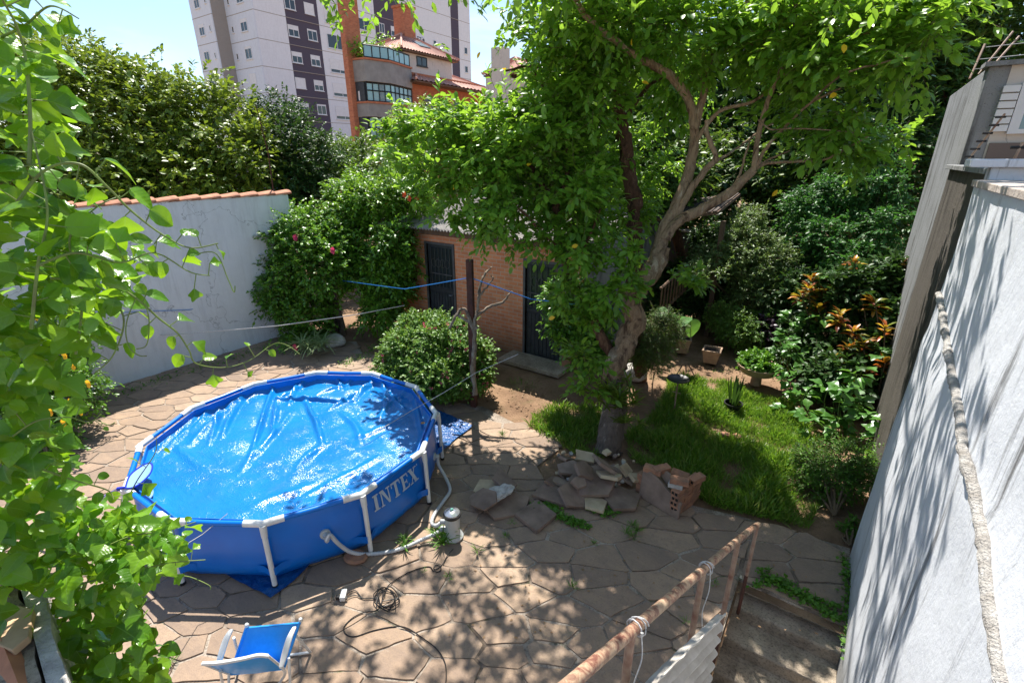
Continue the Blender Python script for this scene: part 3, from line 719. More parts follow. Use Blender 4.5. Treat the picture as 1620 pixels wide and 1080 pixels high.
def win(root,axis,pos,a,c,z0,z1,shut=.5,mull=1,fm='wframe',gm='glass',sh=True):
    """axis x: in a wall facing +X at x=pos; axis y: wall facing -Y at y=pos"""
    def bx(b,u0,u1,w0,w1,d0,d1):
        if axis=='x': b.box(pos+d0,pos+d1,u0,u1,w0,w1)
        else: b.box(u0,u1,pos-d1,pos-d0,w0,w1)
    fw=.09; b=MB(); bx(b,a,a+fw,z0,z1,0,.05); bx(b,c-fw,c,z0,z1,0,.05); bx(b,a+fw,c-fw,z0,z0+fw,0,.05); bx(b,a+fw,c-fw,z1-fw,z1,0,.05)
    for i in range(mull):
        u=a+(c-a)*(i+1)/(mull+1); bx(b,u-.035,u+.035,z0+fw,z1-fw,0,.045)
    bx(b,a-.05,c+.05,z0-.07,z0-.001,0,.12)
    w=b.build('window',M[fm],root)
    p=MB(); bx(p,a+fw,c-fw,z0+fw,z1-fw,.004,.02); po=p.build('pane',M[gm]); po.parent=w; po.matrix_parent_inverse=w.matrix_parent_inverse.copy()
    po.matrix_parent_inverse=(Matrix.Translation(root.location)).inverted()@Matrix.Translation((0,0,0)); 
    po.parent=w; po.matrix_parent_inverse=Matrix.Identity(4)
    if sh and shut>.03:
        p=MB(); bx(p,a+fw*.6,c-fw*.6,z1-(z1-z0)*shut,z1-.02,.022,.042); q=p.build('roller_shutter',M['shutter']); q.parent=w; q.matrix_parent_inverse=Matrix.Identity(4)
    return w
rr=random.Random(3)
for i in range(2,7):
    z=z0+i*st
    for a,c,m in ((32.8,33.95,1),(34.95,36.05,1)): win(t,'x',TX-.06 if a>33.9 else TX-.03,yv(a),yv(c),z+.95,z+2.25,rr.choice([.1,.4,.5,1,.15]),m)
    win(t,'x',TX,yv(37.2),yv(39.6),z+.5,z+2.25,rr.choice([.05,.75,.45,.8]),1)
    win(t,'x',TX,yv(41.4),yv(43.2),z+.7,z+2.2,rr.choice([0,.05,.5]),1)
    win(t,'x',TX-.06,yv(44.5),yv(45.3),z+.95,z+2.25,0,1)
    win(t,'x',TX-.06,yv(46.3),yv(47.5),z+.95,z+2.25,rr.choice([.9,.5]),0)
    win(t,'x',TX,yv(50.4),yv(51.6),z+.8,z+2.2,.3,0); win(t,'x',TX,yv(53.4),yv(54),z+1.1,z+1.9,0,0); win(t,'x',TX,yv(59.6),yv(60.3),z+1,z+2.1,0,0); pass
    win(t,'y',TY-.14,-51.45*K,-50.3*K,z+.95,z+2.35,rr.choice([.2,.5,.3,.9]),1)
    win(t,'y',TY-.14,-53.1*K,-52.75*K,z+1.1,z+1.85,0,0)
    win(t,'y',Y1,-56.5*K,-55.5*K,z+.95,z+2.25,rr.choice([.1,.3]),1)
    win(t,'y',Y1,-54.55*K,-54.25*K,z+1.2,z+1.9,0,0)
    for (ya,zz) in ((46.3,.25),(47.2,.25)) + (((50.0,.9),(50.0,.1),(51.0,1.0)) if i>=4 else ()):
        if i<4: continue
        b=MB().box(TX+.0,TX+.4,yv(ya),yv(ya)+.95,z+zz,z+zz+.65); ac=b.build('air_conditioner',M['shutter'],t,bevel=.03)
        f=MB(); f.lathe([(.0,0),(.25,0),(.25,.02),(0,.02)],(0,0,0),16); 
        q=f.build('fan_grille',M['doorf']); q.parent=ac; q.matrix_parent_inverse=Matrix.Translation((TX+.405,yv(ya)+.42,z+zz+.33))@Matrix.Rotation(R_(90),4,'Y')
# ------------------------------------------------------------ balcony building (brick, curved balconies)
KB=1.15; BX=-32*KB
def by(v): return v*KB
def bz(v): return H+(v-H)*KB
t=thing('brick_apartment_block','brick apartment block with faceted grey balconies and red tiled hip roofs','apartment block',(BX,by(30),0))
MB().box(BX-1.0,BX-.4,by(26.15),by(27.5),-1,bz(17)).build('wall',M['brickfar'],t,label='tall brick pier left of the balconies')
MB().box(BX-1.4,BX-.8,by(27.5),by(31.2),-1,bz(10.9)).build('wall',M['brickfar'],t)
MB().box(BX-6,BX,by(31.2),by(42),-1,bz(10.6)).build('wall',M['brickfar'],t)
def balcony(zb,zt_,glaz):
    # faceted plan: left facet, front facet
    y0,y1,y2,y3=by(26.5),by(27.3),by(28.6),by(31.6)
    pl=[(BX-.8,y0),(BX+.9,y0+.2),(BX+1.5,y2),(BX+.6,y3),(BX-.8,y3)]
    r=bpy.data.objects.new('balcony',None); C.objects.link(r); r.parent=t; r.location=(0,0,zb)
    MB().prism(pl,zb,zt_).build('parapet',M['balc'],r,bevel=.03)
    pp=[(BX-.8,y0-.05),(BX+.97,y0+.12),(BX+1.6,y2),(BX+.68,y3+.06),(BX-.8,y3+.06)]
    MB().prism(pp,zt_+.002,zt_+.14).build('cap',M['brickfar'],r)
    g=[(BX+.8,y0+.25),(BX+1.4,y2),(BX+.5,y3-.05)]
    if glaz:
        b=MB();gl=MB();fl=MB()
        zz0=zt_+.14; zz1=glaz
        for (a,c,n) in ((g[0],g[1],4),(g[1],g[2],5)):
            A=Vector((a[0],a[1],0));B_=Vector((c[0],c[1],0)); d=(B_-A); nn=Vector((d.y,-d.x,0)).normalized()
            for i in range(n+1):
                q=A+d*i/n; b.tube([q+Vector((0,0,zz0)),q+Vector((0,0,zz1))],.055,4)
            for z,rr_ in ((zz0+.03,.06),(zz0+.85,.05),(zz1-.05,.07)): b.tube([A+Vector((0,0,z)),B_+Vector((0,0,z))],rr_,4)
            for i in range(n):
                q0=A+d*(i+.06)/n-nn*.03; q1=A+d*(i+.94)/n-nn*.03
                MB().add([q0+Vector((0,0,zz0)),q1+Vector((0,0,zz0)),q1+Vector((0,0,zz1)),q0+Vector((0,0,zz1))],[(0,1,2,3)]).build('pane',M['glasst' if (i+n)%3 else 'glassb'],r)
        b.build('glazing_frame',M['bframe'],r); 
        MB().prism([(p[0]-.35,p[1]) for p in pl],zz0,zz1-.01).build('interior',M['doorg'],r)
    return r
P0=bz(10.0);
balcony(bz(9.3),bz(10.7),None); balcony(bz(6.95),bz(7.95)-.1,bz(9.28)); balcony(bz(4.3),bz(5.3),bz(6.93))
# roof-terrace rail and planting
r=bpy.data.objects.new('terrace_rail',None); C.objects.link(r); r.parent=t
b=MB();gl=MB(); g_=[(BX+.8,by(26.75)),(BX+1.4,by(28.6)),(BX+.5,by(31.5))]; zz=bz(10.7)+.14
for (a,c,n) in ((g_[0],g_[1],3),(g_[1],g_[2],4)):
    A=Vector((*a,0));B_=Vector((*c,0));d=B_-A
    for i in range(n+1): q=A+d*i/n; b.tube([q+Vector((0,0,zz)),q+Vector((0,0,zz+.95))],.06,4)
    for z in (.06,.95): b.tube([A+Vector((0,0,zz+z)),B_+Vector((0,0,zz+z))],.06,4)
    MB().add([A+Vector((0,0,zz)),B_+Vector((0,0,zz)),B_+Vector((0,0,zz+.9)),A+Vector((0,0,zz+.9))],[(0,1,2,3)]).build('pane',M['glasst'],r)
b.build('frame',M['bframe'],r)
def hip(y0,y1,x0,x1,ze,zr,name="roof"):
    b=MB(); m=min((y1-y0),(x1-x0))/2; 
    ry0,ry1=y0+m,y1-m; xm=(x0+x1)/2
    if ry1<ry0: ry0=ry1=(y0+y1)/2
    vs=[]; fs=[]
    def face(A,B_,C_,D_,n):
        # corrugated tile rows running down the slope A->D, B->C (A,B at the eave)
        A,B_,C_,D_=map(Vector,(A,B_,C_,D_)); nn=(B_-A).cross(D_-A).normalized(); k=len(vs)
        for i in range(n*4+1):
            s=i/(n*4); h=.05*math.sin(2*math.pi*i/4)
            lo=A.lerp(B_,s)+nn*h; hi=D_.lerp(C_,s)+nn*h; vs.append(lo); vs.append(hi)
        for i in range(n*4): fs.append((k+2*i,k+2*i+2,k+2*i+3,k+2*i+1))
    e=[(x0,y0,ze),(x1,y0,ze),(x1,y1,ze),(x0,y1,ze)]; r0=(xm,ry0,zr); r1=(xm,ry1,zr)
    face(e[0],e[1],r0,r0,12); face(e[1],e[2],r1,r0,22); face(e[2],e[3],r1,r1,12); face(e[3],e[0],r0,r1,22)
    b.add(vs,fs); o=b.build(name,M['tile2'],t)
    c=MB(); c.box(x0+.1,x1-.1,y0+.1,y1-.1,ze-.18,ze-.06); 
    cc=c.build('eave',M['wood'],t)
    rdg=MB()
    for p,q in ((e[0],r0),(e[1],r0),(e[2],r1),(e[3],r1),(r0,r1)): 
        if (Vector(p)-Vector(q)).length>.1: rdg.tube([Vector(p)+Vector((0,0,.06)),Vector(q)+Vector((0,0,.08))],.11,6)
    rdg.build('ridge_tiles',M['tile2'],t)
a=Gx(625,76,BX); c=Gx(776,82,BX); ap=Gx(682,46,BX-2.6)
hip(a.y+.2,a.y+8.2,BX-6.2,BX+.6,bz(12.1),bz(13.75))
MB().box(BX-5.8,BX,a.y+.9,a.y+7.6,bz(10.6),bz(12.0)).build('wall',M['beige'],t)
win(t,'x',BX,a.y+2.6,a.y+4.0,bz(11.15),bz(11.85),0,1,'bframe','glass',False)
a2=Gx(635,108,BX)
hip(a2.y+.3,a2.y+13.5,BX-6,BX+1.5,bz(9.9),bz(11.25))
win(t,'x',BX,a2.y+2.6,a2.y+4.2,bz(7.6),bz(8.9),0,1,'bframe','glass',False); win(t,'x',BX,a2.y+7.2,a2.y+8.4,bz(7.6),bz(8.9),0,1,'bframe','glass',False)
c_=Gx(641,20,BX-3); MB().box(BX-3.9,BX-2.5,c_.y-.75,c_.y+.75,bz(9),c_.z+.3).build('chimney',M['brickfar'],t)
MB().box(BX-4.0,BX-2.4,c_.y-.85,c_.y+.85,c_.z+.3,c_.z+.5).build('chimney_cap',M['brickfar'],t)
for (yy,zz2) in ((26.6,8.05),(26.6,5.5)):
    MB().box(BX-.4,BX+.0,by(yy),by(yy)+.85,bz(zz2),bz(zz2)+.75).build('air_conditioner',M['shutter'],t,bevel=.03)
# solar panels on the upper roof
p1=MB(); s_=Vector((BX-1.6,a.y+4.6,bz(13.1)+.12)); box_at(p1,s_,2.2,1.5,.05,0,0,R_(26)); p1.build('solar_panel',M['glassb'],t)
rt=thing('terrace_plants','leafy green shrubs growing behind the black terrace rail of the brick block','shrubs',(BX,by(28.5),bz(11)))
foliage(rt,[((BX+.2,by(27.5),zz+.8),(.6,1.2,.7)),((BX-.1,by(29.2),zz+.9),(.6,1.5,.8)),((BX-.1,by(30.4),zz+.5),(.5,.9,.5))],40,12,6,.25,L['bright'],.35,.35,.25,sticks=False)
# beige/brick house further right, seen through the crown
HX=-24.
t=thing('beige_house','beige house with red tiled roof and small air conditioner, seen through the tree crown','house',(HX,36,0))
A=Gx(795,120,HX); B_=Gx(870,120,HX); E_=Gx(925,120,HX)
MB().box(HX-1.6,HX,A.y,B_.y,-1,Gx(830,128,HX).z).build('wall',M['beige'],t)
MB().box(HX-1.6,HX-.3,B_.y,E_.y+1.5,-1,Gx(860,126,HX).z).build('wall',M['brickfar'],t)
MB().box(HX-.9,HX+.15,A.y-.2,A.y+.75,-1,Gx(800,76,HX).z).build('tower_wall',M['beige'],t)
zz3=Gx(850,122,HX).z
hip(A.y+1.3,E_.y+2.3,HX-3,HX+.9,zz3,zz3+1.2)
win(t,'x',HX,Gx(848,150,HX).y,Gx(857,150,HX).y,Gx(850,165,HX).z,Gx(850,142,HX).z,0,0,'wframe','glass',False)
MB().box(HX,HX+.35,Gx(853,165,HX).y,Gx(862,165,HX).y,Gx(855,172,HX).z,Gx(855,163,HX).z).build('air_conditioner',M['shutter'],t,bevel=.02)
# ------------------------------------------------------------ POOL
CX,CY,PR=-5.477,2.968,1.818; PA=R_(-42.6)
def pa(i): return PA+i*math.pi/6
def rimr(a):   # polygonal rim radius at angle a
    d=((a-PA)%(math.pi/6))-math.pi/12; return PR*math.cos(math.pi/12)/math.cos(d)
t=thing('frame_pool','round blue above-ground pool with white frame joints and legs on the paved yard','swimming pool',(CX,CY,0))
# liner wall: vinyl bulging between the legs
b=MB(); na=288; zs=[0.0,.03,.08,.14,.2,.26,.34,.44,.54,.62,.7,.745]
for z in zs:
    for i in range(na):
        a=2*math.pi*i/na; d=((a-PA)%(math.pi/6))/(math.pi/6); mid=math.sin(math.pi*d)
        rr_=rimr(a)-.035-.03*(z/.745)+ .07*math.sin(math.pi*min(1,z/.745))**.8*(.5+.5*mid)
        if z<.1: rr_-=(.1-z)*.55
        if .12<z<.24: rr_+=.012
        rr_+=.006*noise.noise(Vector((a*9,z*7,0)))+.004*math.sin(a*60+z*30)*(z<.2)
        b.v.append((CX+rr_*math.cos(a),CY+rr_*math.sin(a),z))
b.f=[(j*na+i,j*na+(i+1)%na,(j+1)*na+(i+1)%na,(j+1)*na+i) for j in range(len(zs)-1) for i in range(na)]
# inner face of the liner
k=len(b.v); 
for z in (.745,.6,.4):
    for i in range(na):
        a=2*math.pi*i/na; rr_=rimr(a)-.075; b.v.append((CX+rr_*math.cos(a),CY+rr_*math.sin(a),z))
b.f+=[(k-na+i,k-na+(i+1)%na,k+(i+1)%na,k+i) for i in range(na)]+[(k+j*na+i,k+j*na+(i+1)%na,k+(j+1)*na+(i+1)%na,k+(j+1)*na+i) for j in range(2) for i in range(na)]
b.build('liner',M['poolblue'],t,smooth=True)
for i in range(12):
    a=pa(i); a2=pa(i+1); P_=Vector((CX+PR*math.cos(a),CY+PR*math.sin(a),.755)); Q_=Vector((CX+PR*math.cos(a2),CY+PR*math.sin(a2),.755))
    d=(Q_-P_).normalized(); MB().tube([P_+d*.1,P_.lerp(Q_,.5)+Vector((0,0,-.006)),Q_-d*.1],.03,10).build('rail',M['poolrail'],t,smooth=True)
    pr=(Vector((CX+PR*math.cos(pa(i-1)),CY+PR*math.sin(pa(i-1)),.755))-P_).normalized(); ou=Vector((math.cos(a),math.sin(a),0))
    b=MB().tube([P_+d*.19,P_+d*.05,P_+ou*.004,P_+pr*.05,P_+pr*.19],.036,12); b.tube([P_+ou*.02+Vector((0,0,-.0)),P_+ou*.035+Vector((0,0,-.13))],[.036,.03],10)
    b.build('joint',M['white'],t,smooth=True)
    b=MB().tube([P_+ou*.035+Vector((0,0,-.1)),P_+ou*.05+Vector((0,0,-.745))],.026,10); lg=b.build('leg',M['white'],t,smooth=True)
    q=MB().tube([P_+ou*.05+Vector((0,0,-.755)),P_+ou*.05+Vector((0,0,-.725))],.031,10).build('foot_cap',M['black'],lg,world=False)
    # band of vinyl that straps the leg
    b=MB(); sd=Vector((-ou.y,ou.x,0)); vs=[]
    for s in range(-6,7):
        u=s/6; off=.085*math.exp(-(u*2.2)**2)
        for z in (.15,.24):
            c=P_+sd*u*.15+ou*(-.018+off-.012*u*u); vs.append((c.x,c.y,z))
    b.add(vs,[(2*s,2*s+2,2*s+3,2*s+1) for s in range(12)]); b.build('leg_strap',M['poolblue'],t,smooth=True)
# lettering on the wall between two legs
b=MB()
def letter_polys(ch):
    s=.2 # serif
    if ch=='I': return [[(.12,0),(.38,0),(.38,1),(.12,1)],[(0,0),(.5,0),(.5,.09),(0,.09)],[(0,.91),(.5,.91),(.5,1),(0,1)]],.5
    if ch=='N': return [[(.1,0),(.2,0),(.2,1),(.1,1)],[(.1,1),(.38,1),(.86,0),(.72,0)],[(.76,0),(.86,0),(.86,1),(.76,1)],[(0,0),(.32,0),(.32,.08),(0,.08)],[(.62,.92),(1,.92),(1,1),(.62,1)],[(0,.92),(.2,.92),(.2,1),(0,1)]],1.
    if ch=='T': return [[(.32,0),(.56,0),(.56,1),(.32,1)],[(0,.88),(.88,.88),(.88,1),(0,1)],[(0,.7),(.08,.7),(.08,.88),(0,.88)],[(.8,.7),(.88,.7),(.88,.88),(.8,.88)],[(.2,0),(.68,0),(.68,.08),(.2,.08)]],.88
    if ch=='E': return [[(.1,0),(.34,0),(.34,1),(.1,1)],[(.0,0),(.8,0),(.8,.1),(0,.1)],[(0,.9),(.76,.9),(.76,1),(0,1)],[(.34,.45),(.6,.45),(.6,.55),(.34,.55)],[(.72,.1),(.8,.1),(.8,.28),(.72,.2)],[(.68,.74),(.76,.74),(.76,.9),(.68,.9)],[(.54,.36),(.6,.36),(.6,.64),(.54,.64)]],.8
    if ch=='X': return [[(.06,1),(.36,1),(.88,0),(.58,0)],[(.7,1),(.8,1),(.2,0),(.1,0)],[(0,.92),(.44,.92),(.44,1),(0,1)],[(.58,.92),(.92,.92),(.92,1),(.58,1)],[(0,0),(.34,0),(.34,.08),(0,.08)],[(.46,0),(.96,0),(.96,.08),(.46,.08)]],.96
wordw=0; lay=[]
for ch in 'INTEX':
    pl,w=letter_polys(ch); lay.append((pl,wordw)); wordw+=w+.1
wordw-=.1; hgt=.19; span=.72; aA=pa(1)+.075; kk=span/wordw
def wall_r(a,z):
    d=((a-PA)%(math.pi/6))/(math.pi/6); mid=math.sin(math.pi*d)
    return rimr(a)-.035-.03*(z/.745)+ .07*math.sin(math.pi*min(1,z/.745))**.8*(.5+.5*mid)
from itertools import product
zoff=0
def put(poly,x0,zb,b):
    # cut each stroke into narrow strips so it follows the curved wall
    def P3(x,y,o):
        a=aA+(x0+x)*kk/PR*1.0; z=zb+y*hgt; r=wall_r(a,z)+o; return (CX+r*math.cos(a),CY+r*math.sin(a),z)
    (x1,y1),(x2,y2),(x3,y3),(x4,y4)=poly; ns=6; vs=[]
    for j in range(ns+1):
        for i in range(ns+1):
            u=i/ns; v=j/ns; xa=x1+(x2-x1)*u; ya=y1+(y2-y1)*u; xb=x4+(x3-x4)*u; yb=y4+(y3-y4)*u
            vs.append(P3(xa+(xb-xa)*v,ya+(yb-ya)*v,zoff))
    b.add(vs,[(j*(ns+1)+i,j*(ns+1)+i+1,(j+1)*(ns+1)+i+1,(j+1)*(ns+1)+i) for j in range(ns) for i in range(ns)])
for pl,x0 in lay:
    for n_,p in enumerate(pl):
        zoff=.010+.0012*n_; put(p,x0,.43,b)
b.build('lettering',M['logo'],t,label='INTEX printed in pale serif capitals on the pool wall')
b=MB()
for ix,(x,y) in enumerate([(0,0)]):
    a=aA+(wordw+.12)*kk/PR; 
    for k in range(10):
        pass
zoff=.01; put([(wordw+.08,.9),(wordw+.16,.9),(wordw+.16,1.02),(wordw+.08,1.02)],0,.43,b); b.build('registered_mark',M['logo'],t)
# inlet fittings
def fitting(a,z):
    r=wall_r(a,z); c=Vector((CX+r*math.cos(a),CY+r*math.sin(a),z)); o=Vector((math.cos(a),math.sin(a),0))
    MB().tube([c-o*.01,c+o*.015,c+o*.02,c+o*.07],[.055,.055,.034,.03],14).build('inlet_fitting',M['grayp'],t,smooth=True); return c+o*.05
angA=math.atan2(*(lambda p:(p.y-CY,p.x-CX))(Gz(511,832,.42))) ; fA=fitting(angA,.42)
angB=math.atan2(*(lambda p:(p.y-CY,p.x-CX))(Gz(688,722,.3))); fB=fitting(angB,.3)
# ---- solar cover: one crumpled sheet lying on the water
rc=random.Random(11); creases=[]
def crease(p0,p1,amp,w,bend=.12):
    p0=np.array([p0[0],p0[1]],float);p1=np.array([p1[0],p1[1]],float); m=(p0+p1)/2+np.array([rc.uniform(-1,1),rc.uniform(-1,1)])*bend
    pts=[(1-s)**2*p0+2*s*(1-s)*m+s*s*p1 for s in np.linspace(0,1,9)]; creases.append((np.array(pts),amp,w))
def cp(px,py): p=Gz(px,py,.68); return (p.x,p.y)
for q0,q1,am,w in (((438,590),(395,720),.09,.035),((495,590),(437,628),.08,.04),((437,628),(560,632),.09,.03),((560,632),(590,600),.07,.035),((480,628),(510,700),.075,.04),((510,700),(470,740),.05,.05),((437,628),(430,690),.06,.04),((600,600),(640,645),.08,.035),((560,595),(500,622),.07,.03),((590,600),(520,645),.08,.04),((640,615),(600,660),.06,.04),((392,612),(350,690),.08,.04),((400,608),(300,700),.06,.05),((350,628),(300,680),.05,.04),((310,655),(250,720),.05,.05),((655,630),(668,690),.07,.035),((460,650),(400,720),.05,.05),((420,690),(380,745),.04,.05),((540,650),(570,700),.05,.05),((640,660),(560,690),.04,.05),((270,690),(330,740),.03,.06),((500,760),(400,800),.03,.06),((600,720),(480,780),.03,.05),((470,600),(455,640),.07,.03),((525,592),(540,615),.06,.03),((620,610),(610,640),.07,.03),((345,640),(330,700),.06,.035)):
    crease(cp(*q0),cp(*q1),am,w,.1)
nr,na=120,360
r_=np.linspace(0,1,nr); a_=np.linspace(0,2*np.pi,na,endpoint=False)
Rm=np.array([rimr(a)-.045 for a in a_])
X=CX+np.outer(r_,Rm*np.cos(a_)); Y=CY+np.outer(r_,Rm*np.sin(a_))
Zc=np.full_like(X,.655)
wn=np.array([[noise.noise(Vector((x*2.3,y*2.3,3)))*.02+noise.noise(Vector((x*6,y*6,1)))*.006+noise.noise(Vector((x*14+y*10,y*30,1)))*.0022+noise.noise(Vector((x*30+y*18,y*50,1)))*.001 for x,y in zip(xr,yr)] for xr,yr in zip(X,Y)]); Zc+=wn
wx=X+wn*1.5; wy=Y-wn*1.5
for pts,amp,w in creases:
    best=np.full_like(X,9.); bs=np.zeros_like(X)
    for i in range(len(pts)-1):
        A=pts[i];B_=pts[i+1];d=B_-A; L2=(d**2).sum(); s=np.clip(((wx-A[0])*d[0]+(wy-A[1])*d[1])/L2,0,1)
        dd=np.hypot(wx-A[0]-s*d[0],wy-A[1]-s*d[1]); u=(i+s)/(len(pts)-1); m=dd<best; best[m]=dd[m]; bs[m]=u[m]
    env=np.sin(np.pi*np.clip(bs*.94+.05,0,1))**.5
    Zc+=amp*env*(np.exp(-(best/w)**2)-.35*np.exp(-(best/(w*2.6))**2))
rr2=np.tile(r_[:,None],(1,na)); front=.5+.5*np.cos(a_-R_(-35))    # near side pulled up to the rail, far side slack
Zc+= (np.clip((rr2-.93)/.07,0,1)**1.5)*(.085*(.35+.65*front))[None,:]
Zc-= (np.clip((rr2-.8)/.15,0,1)*np.clip((1.-rr2)/.06,0,1))*(.05*(1-front))[None,:]
me_v=np.stack([X,Y,Zc],-1).reshape(-1,3)
b=MB(); b.v=[tuple(v) for v in me_v]; b.f=[(j*na+i,j*na+(i+1)%na,(j+1)*na+(i+1)%na,(j+1)*na+i) for j in range(nr-1) for i in range(na)]
o=b.build('pool_cover',M['cover'],smooth=False); 
for p in o.data.polygons: p.use_smooth=True
tag(o,'wrinkled bright blue bubble cover lying over the pool water','pool cover')
o=MB().lathe([(.02,0),(.03,.004),(.02,.012)],(0,0,0),8).build('fallen_leaf',simple('brown_leaf',(.4,.2,.06),(.25,.12,.05),9,.7,0))
o.location=Gz(669,669,.7); tag(o,'small brown leaf lying on the shaded right edge of the pool cover','leaf')
# ---- ground tarp
b=MB(); c0,c1,c2,c3=Gz(748,673),Gz(628,812),Gz(430,950),Gz(300,905)
def tarp_patch(poly,name,label,n=46):
    b=MB(); q=[Vector((p[0],p[1],0)) for p in poly]
    for j in range(n+1):
        for i in range(n+1):
            u=i/n;v=j/n; p=(q[0]*(1-u)+q[1]*u)*(1-v)+(q[3]*(1-u)+q[2]*u)*v
            ed=min(u,v,1-u,1-v); w=noise.noise(Vector((p.x*3,p.y*3,0)))*.03
            p=p+Vector((w,w*.5,0)); z=.006+abs(noise.noise(Vector((p.x*4,p.y*9,2))))*.03+(.012 if ed<.02 else 0)
            b.v.append((p.x,p.y,z))
    k=n+1; b.f=[(j*k+i,j*k+i+1,(j+1)*k+i+1,(j+1)*k+i) for j in range(n) for i in range(n)]
    o=b.build(name,M['tarp'],smooth=True); tag(o,label,'tarpaulin'); return o
tarp_patch([(-4.38,5.33),(-6.2,5.2),(-7.0,1.2),(-3.98,1.62)] and [Gz(748,674),Vector((-5.6,5.4,0)),Vector((-5.2,1.4,0)),Gz(430,948)],'ground_tarpaulin','dark blue plastic sheet under the pool, its corners showing on the paving')
# ---- skimmer net
t=thing('skimmer_net','long-handled pool skimmer with blue frame and white mesh resting on the left rim','pool skimmer',Gz(195,770,.8))
Q=[(198,772),(205,752),(222,738),(236,732),(241,736),(238,748),(225,762),(210,771)]
lp=[Gz(*q,.80) for q in Q]; b=MB().tube(smooth_path(lp+[lp[0]],4),.009,6); b.build('frame',M['netblue'],t)
cen=sum(lp,Vector())/len(lp); b=MB(); sp=smooth_path(lp+[lp[0]],4); b.v=[tuple(p) for p in sp]+[tuple(cen-Vector((0,0,.04)))]; b.f=[(i,i+1,len(sp)) for i in range(len(sp)-1)]
b.build('mesh',M['net'],t,smooth=True)
b=MB().tube([Gz(197,771,.8),Gz(186,773,.79)],[.014,.02],8); b.tube([Gz(188,773,.79),Gz(150,795,.3)],.02,8); b.build('socket',M['netblue'],t)
b=MB().tube([Gz(186,773,.79),Gz(155,795,.6),Gz(60,850,.1)],.013,8); b.build('pole',M['alu'],t,smooth=True)
sp=smooth_path([Gz(216,762,.72),Gz(240,772,.7),Gz(239,786,.7),Gz(222,790,.7),Gz(214,778,.72)],5)
b=MB(); b.v=[tuple(p) for p in sp]; b.f=[tuple(range(len(sp)))]; b.tube(sp,.006,5); b.build('lower_mesh',M['net'],t)
# ---- filter pump and hoses
pp_=Gz(717,848); t=thing('filter_pump','grey cylindrical pool filter pump with shiny round lid standing on the paving','pump',pp_)
MB().lathe([(.115,0),(.12,.02),(.085,.06),(.082,.12),(.088,.3),(.09,.3)],pp_,28).build('body',M['grayp'],t,smooth=True)
MB().lathe([(.096,.295),(.1,.3),(.1,.325),(.094,.33)],pp_,28).build('collar',M['black'],t,smooth=True)
MB().lathe([(.09,.328),(.088,.345),(.06,.362),(.02,.37),(0.001,.371)],pp_,28).build('lid',M['chrome'],t,smooth=True)
MB().lathe([(.018,.368),(.018,.39),(.008,.396)],pp_,12).build('air_valve',simple('green_cap',(.1,.3,.25),None,5,.4,0),t)
b=MB(); hdir=(Gz(690,835,.1)-pp_); hdir.z=0; hdir.normalize()
for z in (.1,.2): b.tube([pp_+hdir*.07+Vector((0,0,z)),pp_+hdir*.14+Vector((0,0,z))],.03,12)
b.build('hose_port',M['grayp'],t,smooth=True)
def hose(pts,label):
    sp=smooth_path(pts,26); r=[.021+.0028*math.sin(i*2.1) for i in range(len(sp))]
    o=MB().tube(sp,r,10).build('pool_hose',M['hose'],smooth=True); tag(o,label,'hose',)
def HP(px,py,off=.055):
    for k in range(90):
        p=Gz(px,py,.024+k*.006)
        if math.hypot(p.x-CX,p.y-CY)>=PR*.985+off: return p
    return p
hose([fA,fA+Vector((math.cos(angA),math.sin(angA),-.2))*.05,HP(522,846),HP(536,860),HP(556,873),HP(585,876),Gz(630,869,.03),Gz(668,853,.05),Gz(690,843,.1),pp_+hdir*.12+Vector((0,0,.1))],'pale hose from the near pool wall past the leg to the pump bottom')
hose([fB,Gz(694,735,.22),Gz(705,755,.08),Gz(712,775,.03),Gz(702,792,.03),Gz(688,812,.03),Gz(683,826,.06),Gz(690,831,.14),pp_+hdir*.12+Vector((0,0,.2))],'grey hose curving right from the far pool side to the pump top')
# ---- power cord and plug block
pw=[Gz(717,868,.05),Gz(708,878,.006),Gz(700,892,.008),Gz(690,900,.01),Gz(686,898,.006),Gz(690,893,.008),Gz(697,895,.012),Gz(696,903,.006),Gz(686,903,.012),Gz(680,896,.006),Gz(665,898,.006),Gz(640,908,.006),Gz(615,925,.006),Gz(608,940,.02),Gz(606,950,.01)]
for k in range(26):
    a=k*.93; q=Vector((611,946)); rx=19+7*math.sin(k*1.7); ry=15+5*math.cos(k*2.3); pw.append(Gz(q.x+rx*math.cos(a)+3*math.sin(k*.9),q.y+ry*math.sin(a),.008+.010*(k%3)))
pw+=[Gz(600,962,.006),Gz(575,968,.006),Gz(556,978,.006),Gz(544,992,.006),Gz(548,1003,.006),Gz(562,1006,.006),Gz(590,997,.006),Gz(620,991,.006),Gz(642,992,.006),Gz(665,1006,.006),Gz(690,1025,.006),Gz(703,1045,.006),Gz(706,1066,.006),Gz(703,1090,.006),Gz(690,1130,.006)]
o=MB().tube(smooth_path(pw,6),.0052,6).build('power_cord',M['black'],smooth=True); tag(o,'black power cord snaking from the pump with a tangled coil on the paving','cord')
q0=Gz(544,944); t=thing('plug_adapter','white plug block with black plug lying on the paving beside the cord coil','plug',q0)
b=box_at(MB(),q0+Vector((0,0,.028)),.055,.11,.05,R_(40)); b.build('body',M['white'],t,bevel=.006)
b=box_at(MB(),q0+Vector((-.02,-.05,.03)),.04,.035,.04,R_(40)); b.tube([q0+Vector((.02,-.03,.02)),q0+Vector((.06,-.0,.02))],[.018,.01],8); b.build('plug',M['black'],t,bevel=.004)
b=MB(); 
for dz in (-3,2): b.tube(smooth_path([Gz(546,943+dz,.02),Gz(562,938+dz*1.5,.006),Gz(575,946,.006),Gz(597,945+dz*.3,.008)],6),.0045,6)
b.build('lead',M['black'],t)
